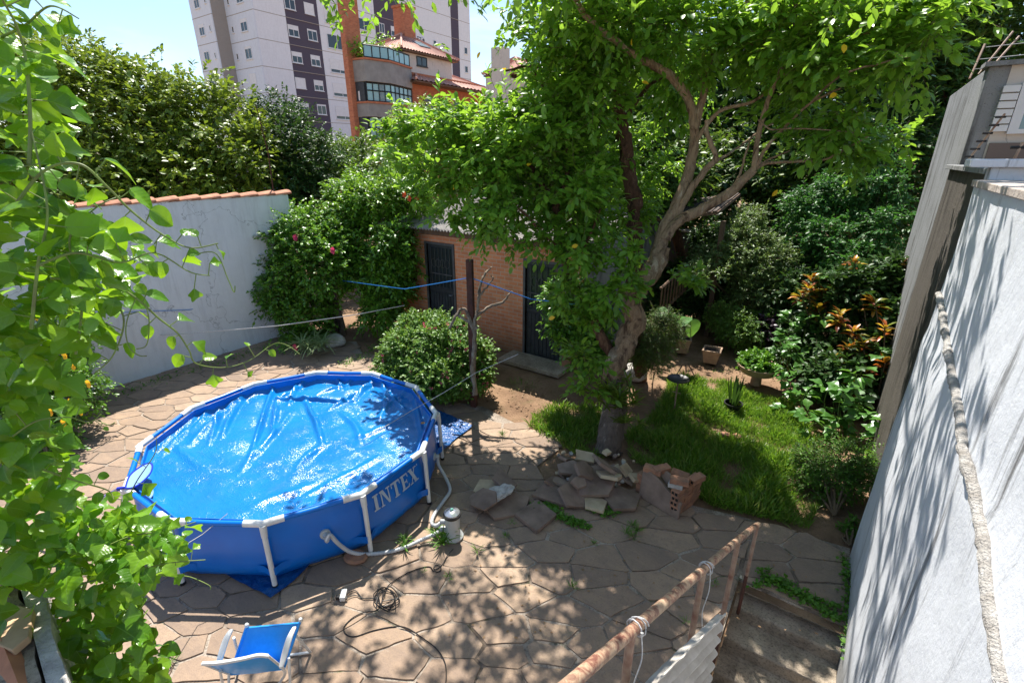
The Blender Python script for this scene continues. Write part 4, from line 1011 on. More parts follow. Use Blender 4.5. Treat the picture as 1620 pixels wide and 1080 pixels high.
# round terracotta piece under the hose
sB=Gz(563,884); b=MB(); 
for i in range(1): 
    Mx=Matrix.Translation(sB+Vector((0,0,.03)))@Matrix.Rotation(R_(30),4,'Z'); b.lathe([(.02,-.03),(.085,-.028),(.1,0),(.085,.026),(.02,.03)],sB+Vector((0,0,.03)),22,Matrix.Rotation(R_(25),4,'Z')@Matrix.Scale(1.35,4,(1,0,0)))
o=b.build('clay_stone',M['bricky'],smooth=True); tag(o,'rounded oval orange clay stone propped under the near hose bend','stone')
# ------------------------------------------------------------ beach chair
t=thing('beach_chair','half folded blue sling beach chair with white arms on the sunny paving','chair',Gz(420,1060))
hb,hc,hs=.52,.16,.50
Bl,Br=Gz(389,993,hb),Gz(474,985,hb); Cl,Cr=Gz(364,1066,hc),Gz(449,1057,hc); Sl,Sr=Gz(320,1049,hs),Gz(424,1037,hs)
Bm_l,Bm_r=Bl.lerp(Cl,.0),Br.lerp(Cr,.0)
def sheet(A,B_,C_,D_,sag,n=14):
    b=MB()
    nn=(B_-A).cross(D_-A).normalized()
    for j in range(n+1):
        for i in range(n+1):
            u=i/n;v=j/n; p=A.lerp(B_,u).lerp(D_.lerp(C_,u),v)+nn*sag*math.sin(math.pi*u)*(.6+.4*math.sin(math.pi*v)); b.v.append(tuple(p))
    k=n+1; b.f=[(j*k+i,j*k+i+1,(j+1)*k+i+1,(j+1)*k+i) for j in range(n) for i in range(n)]; return b
sheet(Bl,Br,Cr,Cl,-.025).build('backrest',M['fabric'],t,smooth=True)
sheet(Cl,Cr,Sr,Sl,.02).build('seat',M['fabric'],t,smooth=True)
b=MB(); b.tube([Bl+(Bl-Cl)*.05,Cl],.011,8); b.tube([Br+(Br-Cr)*.06,Cr],.011,8); b.tube([Bl,Br],.009,8); b.tube([Cl,Cr],.009,8); b.build('back_frame',M['fabric'],t,smooth=True)
b=MB()
for q in (Bl+(Bl-Cl)*.06,Br+(Br-Cr)*.07): b.lathe([(.002,-.018),(.016,-.008),(.018,.004),(.012,.016),(.002,.02)],q,10)
b.build('end_knob',M['white'],t,smooth=True)
b=MB().tube(smooth_path([Sl,Sl.lerp(Sr,.25)+Vector((0,0,-.012)),Sl.lerp(Sr,.6)+Vector((0,0,.0)),Sl.lerp(Sr,.85)+Vector((0,0,.018)),Sr],6),.015,8); b.tube([Sl,Cl],.01,8); b.tube([Sr,Cr],.01,8); b.build('seat_frame',M['white'],t,smooth=True)
def arm(A,B_,w):
    sp=smooth_path([A,A.lerp(B_,.35)+Vector((0,0,.03)),A.lerp(B_,.75)+Vector((0,0,.015)),B_],6); b=MB(); vs=[]; sd=(Br-Bl).normalized()
    for i,p in enumerate(sp):
        u=i/(len(sp)-1); ww=w*(.65+.5*math.sin(math.pi*u))
        for s,z in ((-1,0),(1,0),(1,-.018),(-1,-.018)): vs.append(p+sd*s*ww/2+Vector((0,0,z)))
    n=len(sp); b.add(vs,[(i*4+k,i*4+(k+1)%4,i*4+4+(k+1)%4,i*4+4+k) for i in range(n-1) for k in range(4)]+[(3,2,1,0),tuple((n-1)*4+k for k in range(4))]); b.build('armrest',M['white'],t,bevel=.004)
arm(Gz(366,994,.56),Gz(344,1052,.42),.042); arm(Gz(466,990,.58),Gz(444,1055,.42),.042)
b=MB()
f1=Gz(491,1031,.012); b.tube([Gz(468,1004,.4),f1],.011,8); b.tube([f1,Gz(380,1046,.012)],.011,8); b.tube([Gz(370,1008,.4),Gz(380,1046,.012)],.011,8); b.build('rear_leg',M['white'],t,smooth=True)
b=MB(); b.tube(smooth_path([Gz(446,1054,.4),Gz(451,1064,.28),Gz(446,1074,.1),Gz(436,1083,.012),Gz(400,1087,.012),Gz(356,1090,.012),Gz(352,1080,.1),Gz(348,1060,.35)],6),.011,8); b.tube([Gz(457,1040,.35),Gz(460,1096,.012)],.011,8); b.tube([Cl+Vector((0,0,.05)),Gz(362,1106,.012)],.011,8); b.build('front_leg',M['white'],t,smooth=True)
# ------------------------------------------------------------ rusty post and lines
pb=Gz(750,641); b=MB(); ptp=Gy(740,410,pb.y); ptp=Vector((pb.x,pb.y,ptp.z)); box_at(b,(pb.x,pb.y,ptp.z/2-.03),.1,.1,ptp.z+.06,R_(20)); o=b.build('rusty_post',M['rust'],bevel=.008); tag(o,'tall rusty square post beside the flowering bush, holding the blue line','post')
def line(pts,r,mat,name,label,seg=5,sag=.0012):
    out=[]
    for i in range(len(pts)-1):
        a_,b_=Vector(pts[i]),Vector(pts[i+1])
        for k in range(12):
            s_=k/12; out.append(a_.lerp(b_,s_)-Vector((0,0,sag*(a_-b_).length*4*s_*(1-s_))))
    out.append(Vector(pts[-1])); o=MB().tube(out,r,seg).build(name,mat,smooth=True); tag(o,label,'clothesline')
a0=Wd(530,442,11.3); a1=ptp+Vector((0,0,-.29)); a2=Wd(990,490,7.4); a3=Wd(280,492,13)
line([a0,Wd(640,457,9.6),a1,Wd(840,473,7.7),a2],.008,M['ropeb'],'clothesline','blue clothesline crossing in front of the brick shed to the tree')
w0=Vector((-10.98,Gx(300,490,-10.98).y,Gx(300,490,-10.98).z)); line([Vector((-10.97,0.5,1.9)),w0,Wd(430,455,12.2),a0],.006,M['ropeb'],'clothesline','thin blue line running close along the white boundary wall')
line([Wd(120,536,9.5),Wd(300,527,9.8),Wd(440,515,10.2),Wd(560,498,10.6),Wd(640,483,11.2)],.011,M['rope'],'clothesline','twisted white rope strung from the left wall towards the brick shed')
line([Wd(360,388,11.6),Wd(400,402,11.4),Wd(440,410,11.3)],.006,M['rope'],'loose_wire','short pale wire looping off the white wall towards the climbing shrub')
line([Wd(820,560,6.9),Wd(752,590,7.1),Wd(700,622,6.9),Gz(650,650,.74),Gz(575,695,.72)],.005,M['wire'],'cord','thin pale cord hanging from the post down onto the pool cover')
line([Gz(360,812,.8),Gz(320,845,.7),Gz(262,880,.9)],.004,M['wire'],'cord','thin white cord tied across the near pool wall at lower left')
# ------------------------------------------------------------ stairs, rail, corrugated panel
t=thing('concrete_steps','rough concrete steps going down along the foot of the grey painted wall','steps',(.28,4,0))
NY=[4.5,4.28,4.0,3.72]+[3.72-.28*k for k in range(1,9)]; RS=.155
for i in range(1,11):
    y1=NY[i-1]; z=-RS*i                      # tread i runs from the riser under NY[i-1] to its own nosing at NY[i]
    b=MB(); nn=26; vs=[]; ye=NY[i]
    for k in range(nn+1):
        x=-.222+.935*k/nn; j=noise.noise(Vector((x*5,i*3.1,0)))*.014+noise.noise(Vector((x*17,i*3.1,5)))*.008; jz=noise.noise(Vector((x*9,i*2.1,7)))*.006
        for (yy,zz_) in ((y1+.03,z+.003),(ye+.02+j,z+jz*.4),(ye+.006+j,z-.006+jz*.5),(ye+j,z-.02+jz),(ye+j*.6+.004,z-RS-.02),(y1+.03,z-RS-.02)): vs.append((x,yy,zz_))
    m=6; fs=[(k*m+q,k*m+(q+1)%m,(k+1)*m+(q+1)%m,(k+1)*m+q) for k in range(nn) for q in range(m)]+[tuple(range(m-1,-1,-1)),tuple(nn*m+q for q in range(m))]
    b.add(vs,fs); b.build('step',M['concrete'],t)
b=MB(); nn=26; vs=[]
for k in range(nn+1):
    x=-.222+.935*k/nn; j=noise.noise(Vector((x*5,.3,0)))*.014
    for (yy,zz_) in ((4.62,-.016),(4.52+j,-.012),(4.5+j,-.03),(4.5+j*.5,-RS-.02),(4.62,-RS-.02)): vs.append((x,yy,zz_))
m=5; b.add(vs,[(k*m+q,k*m+(q+1)%m,(k+1)*m+(q+1)%m,(k+1)*m+q) for k in range(nn) for q in range(m)]+[tuple(range(m-1,-1,-1)),tuple(nn*m+q for q in range(m))]); b.build('top_edge',M['concrete'],t)
MB().box(-.42,-.2225,-1.2,4.48,-1.9,-.05).build('retaining_wall',M['concrete'],t)
MB().box(-.42,.75,-1.3,1.6,-1.95,-1.7).build('landing',M['concrete'],t)
MB().box(-.42,.75,-1.32,-1.2,-1.9,-.05).build('end_wall',M['concrete'],t)
t=thing('handrail','long rusty pipe handrail with faded paint rising beside the concrete steps','handrail',(-.15,4,0))
def ry(y): return .94+(4.23-y)*.475
def rx(y): return -.15-(4.23-y)*.096
b=MB(); pts=[(rx(y),y,ry(y)+dz) for y,dz in ((4.26,-.02),(4.1,0),(3.5,.012),(2.3,.008),(1.2,0),(.2,0),(-.9,0))]
b.tube(smooth_path(pts,8),[.021]*2+[.0245]*47,14); b.build('rail',M['rail'],t,smooth=True)
for y,r,zb in ((4.2,.017,-.155),(3.42,.021,-.62),(2.5,.02,-.04),(1.48,.02,-.04)):
    m=zb+(ry(y)-zb)*(.45 if zb<-.1 else .6); MB().tube([(rx(y),y,zb),(rx(y),y,m)],r,10).build('post',M['rust'],t,smooth=True,label='rust-red lower part of a rail post')
    MB().tube([(rx(y),y,m),(rx(y),y,ry(y)-.01)],r*.96,10).build('post',M['postp'],t,smooth=True)
for yw,lab in ((2.52,'white string looped round the handrail above the corner of the corrugated sheet'),(1.5,'white string looped round the handrail nearest the bottom edge of the photo')):
    b=MB()
    for q in range(3):
        yy=yw+.03*q; c=Vector((rx(yy),yy,ry(yy))); pts=[c+Vector((.036*math.cos(a*.6),.02*math.sin(a*.3+q),.038*math.sin(a*.6))) for a in range(12)]
        b.tube(pts,.0032,5)
    c=Vector((rx(yw)+.035,yw,ry(yw))); b.tube(smooth_path([c,c+Vector((.01,.02,-.16)),c+Vector((.0,-.02,-.3)),c+Vector((.02,-.02,-.45))],6),.0032,5)
    o=b.build('string',M['rope']); tag(o,lab,'string')
# corrugated sheet: hangs inside the rail, ridges parallel to the slope
b=MB(); A=Wd(1143,966,2.72); Bv=Wd(1023,1081,2.0); Bv=A+(Bv-A)*1.5; d=(Bv-A).normalized(); nl,nw=30,72; W=.8
side=Vector((-d.y,d.x,0)).normalized(); side=side if side.x>0 else -side
vs=[]
for th in (0,1):
    for i in range(nl+1):
        for j in range(nw+1):
            s=j/nw*W; w=noise.noise(Vector((i*.5,j*.1,4)))*.005
            off=.024*math.sin(s*2*math.pi/.105+1.2)+w-.007*th
            edge=.012*noise.noise(Vector((j*.4,0,9))) if i==0 else 0
            p=A+d*((Bv-A).length*i/nl-edge)+Vector((0,0,-s+(.006*noise.noise(Vector((i*.9,0,3))) if j==0 else 0)))+side*off
            vs.append(tuple(p))
k=nw+1; N0=(nl+1)*k; fs=[(i*k+j,i*k+j+1,(i+1)*k+j+1,(i+1)*k+j) for i in range(nl) for j in range(nw)]; fs+=[tuple(N0+q for q in reversed(f)) for f in fs]
fs+=[(j,N0+j,N0+j+1,j+1) for j in range(nw)]+[(i*k,(i+1)*k,N0+(i+1)*k,N0+i*k) for i in range(nl)]
b.add(vs,fs); o=b.build('corrugated_sheet',M['fibrow'],smooth=True); tag(o,'pale corrugated cement sheet tied inside the handrail above the steps','corrugated sheet')
# ------------------------------------------------------------ rubble and loose stones
def slab(poly,c,th,rz,rx,ry,mat,name='broken_stone',label='',group=None):
    b=MB(); n=len(poly); vs=[(p[0]*1.0+rd.uniform(-.006,.006),p[1]+rd.uniform(-.006,.006),-th/2) for p in poly]+[(p[0],p[1],th/2) for p in poly]
    b.add(vs,[tuple(range(n-1,-1,-1)),tuple(range(n,2*n))]+[(i,(i+1)%n,(i+1)%n+n,i+n) for i in range(n)])
    o=b.build(name,mat,bevel=.004); o.location=c; o.rotation_euler=(rx,ry,rz); tag(o,label,'broken stone',group); return o
def rpoly(r,n=6,e=1.):
    a0=rd.random()*6; return [(r*rd.uniform(.7,1.1)*math.cos(a0+2*math.pi*i/n)*e,r*rd.uniform(.7,1.1)*math.sin(a0+2*math.pi*i/n)) for i in range(n)]
def S(px,py,z,r,lab,mat='stone',th=.035,rx=0,ry=0,n=5,e=1.2,rz=None,grp=None):
    return slab(rpoly(r,n,e),Gz(px,py,z),th,rd.uniform(0,3) if rz is None else rz,rx,ry,M[mat],'broken_stone',lab,grp)
S(800,795,.04,.3,'large flat brown slab tilted under the rough concrete chunk','stone',.04,.12,.1,5,1.3,.6)
S(765,790,.14,.19,'dark six-sided slab leaning on the left of the concrete chunk','stone',.03,.25,-.2,6,1.05,.2)
S(797,762,.15,.16,'narrow slab lying across the top of the small stone heap','stone',.035,-.2,.15,4,1.8,-.5)
S(772,772,.08,.17,'pinkish slab behind the concrete chunk in the small stone heap','stone2',.03,.2,0,5,1.1,.9)
b=MB(); 
bm=bmesh=None
import bmesh
bm=bmesh.new(); bmesh.ops.create_icosphere(bm,subdivisions=4,radius=1)
for v in bm.verts:
    p=v.co.copy(); f=1+.35*noise.noise(p*1.6)+.2*noise.noise(p*4)+.09*noise.noise(p*11); v.co=Vector((p.x*.12*f,p.y*.2*f,max(-.03,p.z*.045*f)))
me=bpy.data.meshes.new('concrete_chunk'); bm.to_mesh(me); bm.free(); me.materials.append(M['chunk'])
o=bpy.data.objects.new('concrete_chunk',me); C.objects.link(o); o.location=Gz(786,782,.15); o.rotation_euler=(.2,.1,-.5); tag(o,'pale rough chunk of broken concrete on the small heap of slabs','concrete chunk')
GR='broken paving slabs heaped below the tree'
for (px,py,z,r,mt,rx,ry,n,e,lab) in (
 (912,783,.06,.19,'stone',.35,.1,5,1.3,'large brown slab at the front of the main heap, tilted towards the camera'),
 (935,758,.10,.24,'stone',.15,-.1,6,1.3,'big dark slab in the middle of the main heap under others'),
 (925,742,.2,.13,'stone',.4,.3,5,1.2,'dark slab leaning on top of the middle slab in the heap'),
 (955,733,.24,.16,'stone',.5,-.1,4,1.25,'squarish brown slab at the top of the heap beside the tree base'),
 (965,752,.17,.12,'stone2',.2,.2,5,1.4,'pale yellow slab on the right of the main heap'),
 (990,742,.14,.09,'stone2',.6,.4,4,1.6,'small cream slab standing right of the pale yellow one'),
 (875,765,.05,.13,'stone',.1,.5,3,1.3,'triangular dark slab standing at the left of the main heap'),
 (880,783,.03,.18,'stone',.05,.05,4,1.5,'flat slab on the ground left of the front slab'),
 (902,740,.1,.12,'stone',.2,-.2,5,1.5,'grey slab at the back left of the main heap'),
 (915,762,.17,.08,'stone',.3,.1,5,1.1,'small dark stone resting on the big middle slab'),
 (955,776,.05,.1,'stone',.1,.1,5,1.5,'thin slab lying right of the front slab'),
 (940,795,.03,.13,'stone2',.05,.1,5,1.4,'tan slab half under the front slab'),
 (985,790,.03,.2,'stone',0,.05,5,1.2,'flat dark slab on the ground between the heap and the brick box'),
 (850,815,.02,.22,'stone',0,0,4,1.3,'flat triangular slab in the weeds in front of the heap'),
 (960,715,.3,.05,'stone2',.2,.1,4,1.2,'tiny white stone on the topmost slab of the heap'),
 (925,722,.16,.1,'stone2',.3,.1,4,1.8,'long narrow pale slab at the very back of the heap'),
 (1005,755,.12,.08,'stone2',.1,.3,4,1.3,'small pale slab at the right end of the heap'),
 (895,725,.08,.09,'stone',.1,.4,5,1.7,'curved dark fragment behind the heap by the lawn edge')):
    S(px,py,z*1.5,r*1.25,lab,mt,.045,rx*1.3,ry*1.3,n,e,grp=GR)
for k in range(26):
    a=rd.gauss(0,1)*28; q_=rd.gauss(0,1)*11; hh=.04+.16*math.exp(-(a/30)**2-(q_/12)**2)*rd.random()
    slab(rpoly(rd.uniform(.06,.13),rd.choice([4,5,5]),1.25),Gz(940+a,752+q_,hh),rd.uniform(.03,.05),rd.random()*3,rd.uniform(-.6,.6),rd.uniform(-.6,.6),M[rd.choice(['stone','stone','stone3','stone3','stone2'])],'broken_stone','smaller broken slab piece jumbled among the larger slabs of the heap','small slab pieces in the main heap')
for k in range(40):
    p=Gz(rd.uniform(870,1005),rd.uniform(722,775)); b=MB().prism(rpoly(rd.uniform(.02,.05),5),-.015,.02); o=b.build('stone_chip',M[rd.choice(['stone','stone2','stone','chunk'])],bevel=.003); o.location=(p.x,p.y,rd.uniform(.02,.1)); o.rotation_euler=(rd.uniform(-.5,.5),rd.uniform(-.5,.5),0)
    tag(o,'small stone chip scattered among the broken slabs of the heap','stone chip',group='stone chips in the main heap')
# brick box: two big slabs leaning on stacked hollow bricks
def brk(c,rz,lab,grp='loose bricks stacked in the box',rx=0,dims=(.22,.105,.07),mat='bricky'):
    b=MB(); L_,W_,H_=dims; b.box(-L_/2,L_/2,-W_/2,W_/2,-H_/2,H_/2); o=b.build('brick',M[mat],bevel=.005)
    plates=MB(); 
    for s in (-1,1):
        for q in (-1,1): plates.box(s*(L_/2+.0005)-.0008,s*(L_/2+.0005)+.0008,q*W_*.22-.016,q*W_*.22+.016,-.018,.018)  # thin black plates on the brick ends paint the dark inside of holes
    h=plates.build('painted_hole',M['potb']); h.parent=o; h.matrix_parent_inverse=Matrix.Identity(4)
    o.location=c; o.rotation_euler=(rx,0,rz); tag(o,lab,'brick',grp); return o
q0=Gz(1010,785); q1=Gz(1072,822); ax=(q1-q0).normalized(); rzb=math.atan2(ax.y,ax.x); nx_=Vector((-ax.y,ax.x,0)); ln=(q1-q0).length
lab_s='hollow brick in the low stack behind the large leaning slab'
for k in range(5):
    for i in range(3):
        brk(q1+nx_*(.12+.16*i)+ax*(-.09+.012*((k+i)%2))+Vector((0,0,.036+.072*k)),rzb+R_(90)+rd.uniform(-.06,.06) if True else 0,'brick in the right-hand column of the brick box, facing the lawn')
for k in range(4):
    brk(q0+nx_*.11+ax*.02+Vector((0,0,.036+.072*k)),rzb+rd.uniform(-.1,.1),'brick in the left-hand column of the brick box, beside the heap')
brk(q0+nx_*.1+ax*.1+Vector((0,0,.42)),rzb+.3,'brick lying on top of the left corner of the brick box, front one',rx=.1)
brk(q0+nx_*.18+ax*.17+Vector((0,0,.43)),rzb+1.2,'brick lying on top of the left corner of the brick box, rear one',rx=.1)
brk(q1+nx_*.14+ax*-.12+Vector((0,0,.43)),rzb+.5,'dusty brown brick on the white block at the front right of the brick box')
brk(q1+nx_*.36+ax*-.02+Vector((0,0,.41)),rzb+1.4,'bright orange brick topmost at the rear right of the brick box')
brk(q1+nx_*.1+ax*-.14+Vector((0,0,.375)),rzb+.4,'white mortar-caked block under the dusty brown brick',dims=(.17,.1,.05),mat='chunk')
brk(q0+nx_*.42+ax*.3+Vector((0,0,.3)),rzb+.2,'reddish brick at the back inside the brick box',rx=.4)
def lean(P0,P1,h0,h1,th,lab,poly=None,lift=0,tilt=.1,off=0):
    d=(P1-P0); n=Vector((-d.y,d.x,0)).normalized(); b=MB(); A=P0+n*off;B_=P1+n*off
    pts=[A+Vector((0,0,lift)),B_+Vector((0,0,lift)),B_+Vector((0,0,lift+h1*.62))+n*tilt*h1,A.lerp(B_,.5)+Vector((0,0,lift+(h0+h1)*.5))+n*tilt*h0,A.lerp(B_,.16)+Vector((0,0,lift+h0))+n*tilt*h0,A+Vector((0,0,lift+h0*.96))+n*tilt*h0] if poly is None else [A.lerp(B_,u)+Vector((0,0,z))+n*(tilt*z) for u,z in poly]
    m=len(pts); b.add(pts+[p+n*th for p in pts],[tuple(range(m)),tuple(range(2*m-1,m-1,-1))]+[((i+1)%m,i,i+m,(i+1)%m+m) for i in range(m)])
    o=b.build('broken_stone',M['stone'],bevel=.004); tag(o,lab,'broken stone')
lean(q0,q1,.4,.2,.035,'large brown slab standing upright as the front of the brick box',poly=[(0,0.02),(.2,0),(1,.0),(1,.22),(.6,.31),(.2,.41),(0,.44)],off=.0)
lean(q0,q1,.4,.2,.03,'long pinkish slab leaning back on the bricks behind the upright one',poly=[(.22,.38),(.62,.26),(.8,.25),(.92,.33),(.5,.42),(.28,.44)],off=.05,tilt=.3)
# bricks on the lawn
for q,r,lb in (((1148,688),.3,'brick half'),((1166,691),-.6,'brick half')): brk(Gz(*q,.08),r,'broken brick piece lying in the long grass of the lawn','broken bricks on the lawn',dims=(.12,.1,.06))
# stone edging of the bed
for i,(q,l) in enumerate((((1335,845),.2),((1290,838),.15),((1245,822),.16))): pass
# ------------------------------------------------------------ pots
def square_pot(c,w,h,label,mat='pot',rz=.3):
    t=thing('square_pot',label,'plant pot',c); 
    b=MB(); 
    def ring(r,z): return [(r*sx,r*sy,z) for sx,sy in ((-1,-1),(1,-1),(1,1),(-1,1))]
    R0=Matrix.Translation(Vector(c))@Matrix.Rotation(rz,4,'Z'); vs=[]
    prof=[(w*.36,0),(w*.47,h*.85),(w*.52,h*.86),(w*.52,h),(w*.43,h),(w*.41,h*.9)]
    for r,z in prof: vs+=[R0@Vector(p) for p in ring(r,z)]
    b.add(vs,[(i*4+k,i*4+(k+1)%4,i*4+4+(k+1)%4,i*4+4+k) for i in range(len(prof)-1) for k in range(4)]+[(3,2,1,0)]); b.build('pot_body',M[mat],t,bevel=.006)
    MB().prism([(-w*.42,-w*.42),(w*.42,-w*.42),(w*.42,w*.42),(-w*.42,w*.42)],h*.88,h*.9,R0).build('soil',M['soil'],t); return t
square_pot(Gz(1078,556),.34,.34,'square pot holding the large-leaved plant behind the tree')
square_pot(Gz(1124,572),.36,.3,'empty square clay pot on the dirt right of the other pot',rz=.1)
# elephant-ear plant
c=Gz(1078,556)+Vector((0,0,.31)); t=thing('elephant_ear_plant','large-leaved green plant with thick pale stems growing in the square pot','plant',c)
b=MB(); tips=[(Wd(1074,500,9.7),.42,Vector((.2,-.4,.1))),(Wd(1092,506,9.7),.36,Vector((.35,-.1,-.75))),(Wd(1055,496,9.8),.3,Vector((-.8,-.2,.1)))]
for p,s,d in tips: b.tube(smooth_path([c,c.lerp(p,.5)+Vector((0,0,.05)),p],5),[.02,.02,.018,.016,.016,.014,.014,.012,.012,.01,.009],6)
b.build('stem',M['gstem'],t,smooth=True)
inst('leaf_blade',tmpl_fg(0,.01),[p for p,s,d in tips],[d for p,s,d in tips],[Vector((.4,-.5,.8)),Vector((.7,-.5,.3)),Vector((.1,-.4,.9))],[s for p,s,d in tips],leafmat('elephant_ear_leaf',[(.06,.17,.04),(.09,.22,.05)],(.25,.5,.05),.35,.35,vein=True),t,W=[1.5]*3,smooth=True)
# bowl planter
c=Gz(1195,608); t=thing('bowl_planter','wide round clay bowl on a short leg, filled with dark leafy plants','planter',c)
MB().lathe([(.1,0),(.09,.14),(.12,.2),(.3,.26),(.37,.38),(.385,.39),(.385,.41),(.35,.41),(.33,.34)],c,30).build('bowl',M['pot'],t,smooth=True)
MB().lathe([(.001,.36),(.335,.36)],c,24).build('soil',M['soil'],t)
pt=thing('bowl_plant','dense dark green leafy plant filling the round clay bowl','plant',c+Vector((0,0,.38)))
foliage(pt,[(tuple(c+Vector((0,0,.46))),(.3,.3,.13))],60,8,5,.07,L['hib'],.08,.6,.05,sticks=False)
# snake plant
c=Gz(1158,650); t=thing('snake_plant_pot','black plastic pot sunk in the grass, holding upright spiky leaves','plant pot',c)
MB().lathe([(.1,0),(.14,.14),(.155,.14),(.155,.165),(.135,.165),(.13,.13)],c,22).build('pot_body',M['potb'],t,smooth=True); MB().lathe([(.001,.13),(.13,.13)],c,16).build('soil',M['soil'],t)
pt=thing('snake_plant','upright dark spiky snake plant standing in the black pot','plant',c+Vector((0,0,.13)))
n=16; a=rng.random(n)*6.28; D=np.stack([np.cos(a)*.22,np.sin(a)*.22,np.ones(n)],1); P=np.array(c)+np.stack([np.cos(a)*.06,np.sin(a)*.06,np.full(n,.13)],1)
inst('leaves',tmpl_strap(.1,6,.05),P,D,np.stack([np.cos(a),np.sin(a),np.zeros(n)],1),rng.uniform(.3,.55,n),L['dark'],pt)
# dish on stand
c=Gz(1066,652); t=thing('bird_bath','black round dish on a thin rusty stand on the lawn','bird bath',c)
MB().lathe([(.001,.6),(.12,.6),(.17,.63),(.185,.635),(.18,.645),(.12,.615),(.001,.612)],c,26).build('dish',M['potb'],t,smooth=True)
b=MB().tube([c,c+Vector((0,0,.6))],.013,8); b.tube([c+Vector((-.07,0,.38)),c+Vector((.07,0,.38))],.008,5)
for k in range(3): b.tube([c+Vector((0,0,.1)),c+Vector((.13*math.cos(k*2.1),.13*math.sin(k*2.1),.0))],.008,5)
b.build('stand',M['postp'],t)
# ------------------------------------------------------------ lawn
def inpoly(x,y,poly):
    r=np.zeros(len(x),bool); j=len(poly)-1
    for i in range(len(poly)):
        xi,yi=poly[i];xj,yj=poly[j]; c=((yi>y)!=(yj>y))&(x<(xj-xi)*(y-yi)/(yj-yi+1e-12)+xi); r^=c; j=i
    return r
def pg(l): return [tuple(Gz(*q)[:2]) for q in l]
lawn=pg([(1000,725),(1130,800),(1280,835),(1300,790),(1290,700),(1255,640),(1200,625),(1130,600),(1060,600),(1040,650),(990,690)])
strip=pg([(835,672),(905,715),(945,735),(965,690),(960,650),(900,640),(850,648)])
def grass(poly,n,h,name,label,mat,dens=None,h2=None):
    xs_=[p[0] for p in poly];ys_=[p[1] for p in poly]
    x=rng.uniform(min(xs_),max(xs_),n*3); y=rng.uniform(min(ys_),max(ys_),n*3); m=inpoly(x,y,poly)
    if dens is not None: m&=dens(x,y)
    x=x[m][:n];y=y[m][:n]; k=len(x); P=np.stack([x,y,np.full(k,-.02)],1)
    D=norm(np.stack([rng.normal(0,.5,k),rng.normal(0,.5,k),np.ones(k)],1)); N=rv(k)
    cl=np.array([noise.noise(Vector((a*2.2,b_*2.2,5))) for a,b_ in zip(x,y)])
    keep=(cl+rng.normal(0,.12,k))>-.42; P,D,N,cl=P[keep],D[keep],N[keep],cl[keep]; k=len(P)
    o=inst(name,tmpl_strap(.075,3,.6),P,D,N,h*(1+.9*cl)*rng.uniform(.4,1.5,k),mat); tag(o,label,'grass',kind='stuff')
grass(lawn,52000,.115,'lawn_grass','long bright green lawn grass around the pots and brick box',L['grass'])
grass(strip,5000,.12,'grass_strip','patch of shorter grass between the paving edge and the dirt bed',L['grass'])
big=[(-5,6.1),(-4.2,10.5),(-1.5,11.5),(.5,11),(.8,9.2),(-1,9),(-2.6,8.9),(-3.3,6.5)]
grass(big,1800,.07,'sparse_weeds','sparse low weeds on the dirt bed beyond the lawn',L['weed'],lambda x,y:np.sin(x*4.1+y*2)+np.cos(y*3.7-x)>.9)
litter=[(-5,6),(-4.3,11.5),(.7,11.5),(.7,8),(-1,8.6),(-3,6.3)]
n=1500; x=rng.uniform(-5,.7,n);y=rng.uniform(6,11.8,n); o=inst('leaf_litter',tmpl_leaf(.5),np.stack([x,y,rng.uniform(-.035,.0,n)+.01],1),np.stack([rng.normal(size=n),rng.normal(size=n),rng.normal(0,.1,n)],1),np.tile([0,0,1.],(n,1))+rv(n,.2),rng.uniform(.03,.07,n),leafmat('dry_leaf',[(.16,.09,.04),(.28,.17,.08),(.1,.06,.03)],(.3,.2,.05),.15,.7)); tag(o,'dry brown leaf litter scattered over the dirt bed','leaf litter',kind='stuff')
n=260; P=[Gz(rd.uniform(690,1330),rd.uniform(690,1010)) for _ in range(n)]; o=inst('fallen_leaves',tmpl_leaf(.5),[(p.x,p.y,.004) for p in P],np.stack([rng.normal(size=n),rng.normal(size=n),rng.normal(0,.08,n)],1),np.tile([0,0,1.],(n,1))+rv(n,.12),rng.uniform(.015,.04,n),leafmat('dry_leaf_small',[(.2,.12,.05),(.3,.18,.09)],(.3,.2,.05),.15,.7)); tag(o,'tiny dry leaves scattered over the shaded paving','leaf litter',kind='stuff')
# tufts and creeping weeds in the paving joints
def tuft(q,h,n,label='small green grass tuft growing from a joint of the paving',w=.06):
    c=Gz(*q); P,D,N,S_=rosette(c,n,h,None,'',None,lift=1.05,spreadr=.02); o=inst('grass_tuft',tmpl_strap(.07,4,.6),P,D,N,S_,L['weed']); tag(o,label,'grass tuft','grass tufts in the paving joints')
for q,h in (((640,868),.16),((595,838),.14),((705,852),.22),((690,845),.16),((700,862),.2),((755,872),.1),((640,855),.1),((810,828),.07),((795,690),.1),((1000,833),.1),((990,845),.12),((1008,842),.1),((905,930),.08),((710,915),.08),((490,700),.05),((535,545),.08),((1215,905),.07),((1130,925),.06),((1085,985),.06),((1290,948),.06),((860,680),.1),((270,1048),.09),((262,1040),.07),((800,850),.06),((670,905),.05),((1000,850),.1),((940,862),.06),((1330,880),.06)):
    tuft(q,h,int(18+rd.random()*16))
def creep(pl,n,name,label):
    P=[]
    for i in range(n):
        j=rd.randrange(len(pl)-1); s=rd.random(); a,b_=pl[j],pl[j+1]; P.append(Gz(a[0]*(1-s)+b_[0]*s+rd.gauss(0,5),a[1]*(1-s)+b_[1]*s+rd.gauss(0,3),rd.uniform(.005,.05)))
    o=inst(name,tmpl_leaf(.75),P,rv(n)*np.array([1,1,.5]),np.tile([0,0,1.],(n,1))+rv(n,.4),rng.uniform(.02,.05,n),L['weed']); tag(o,label,'weeds',kind='stuff')
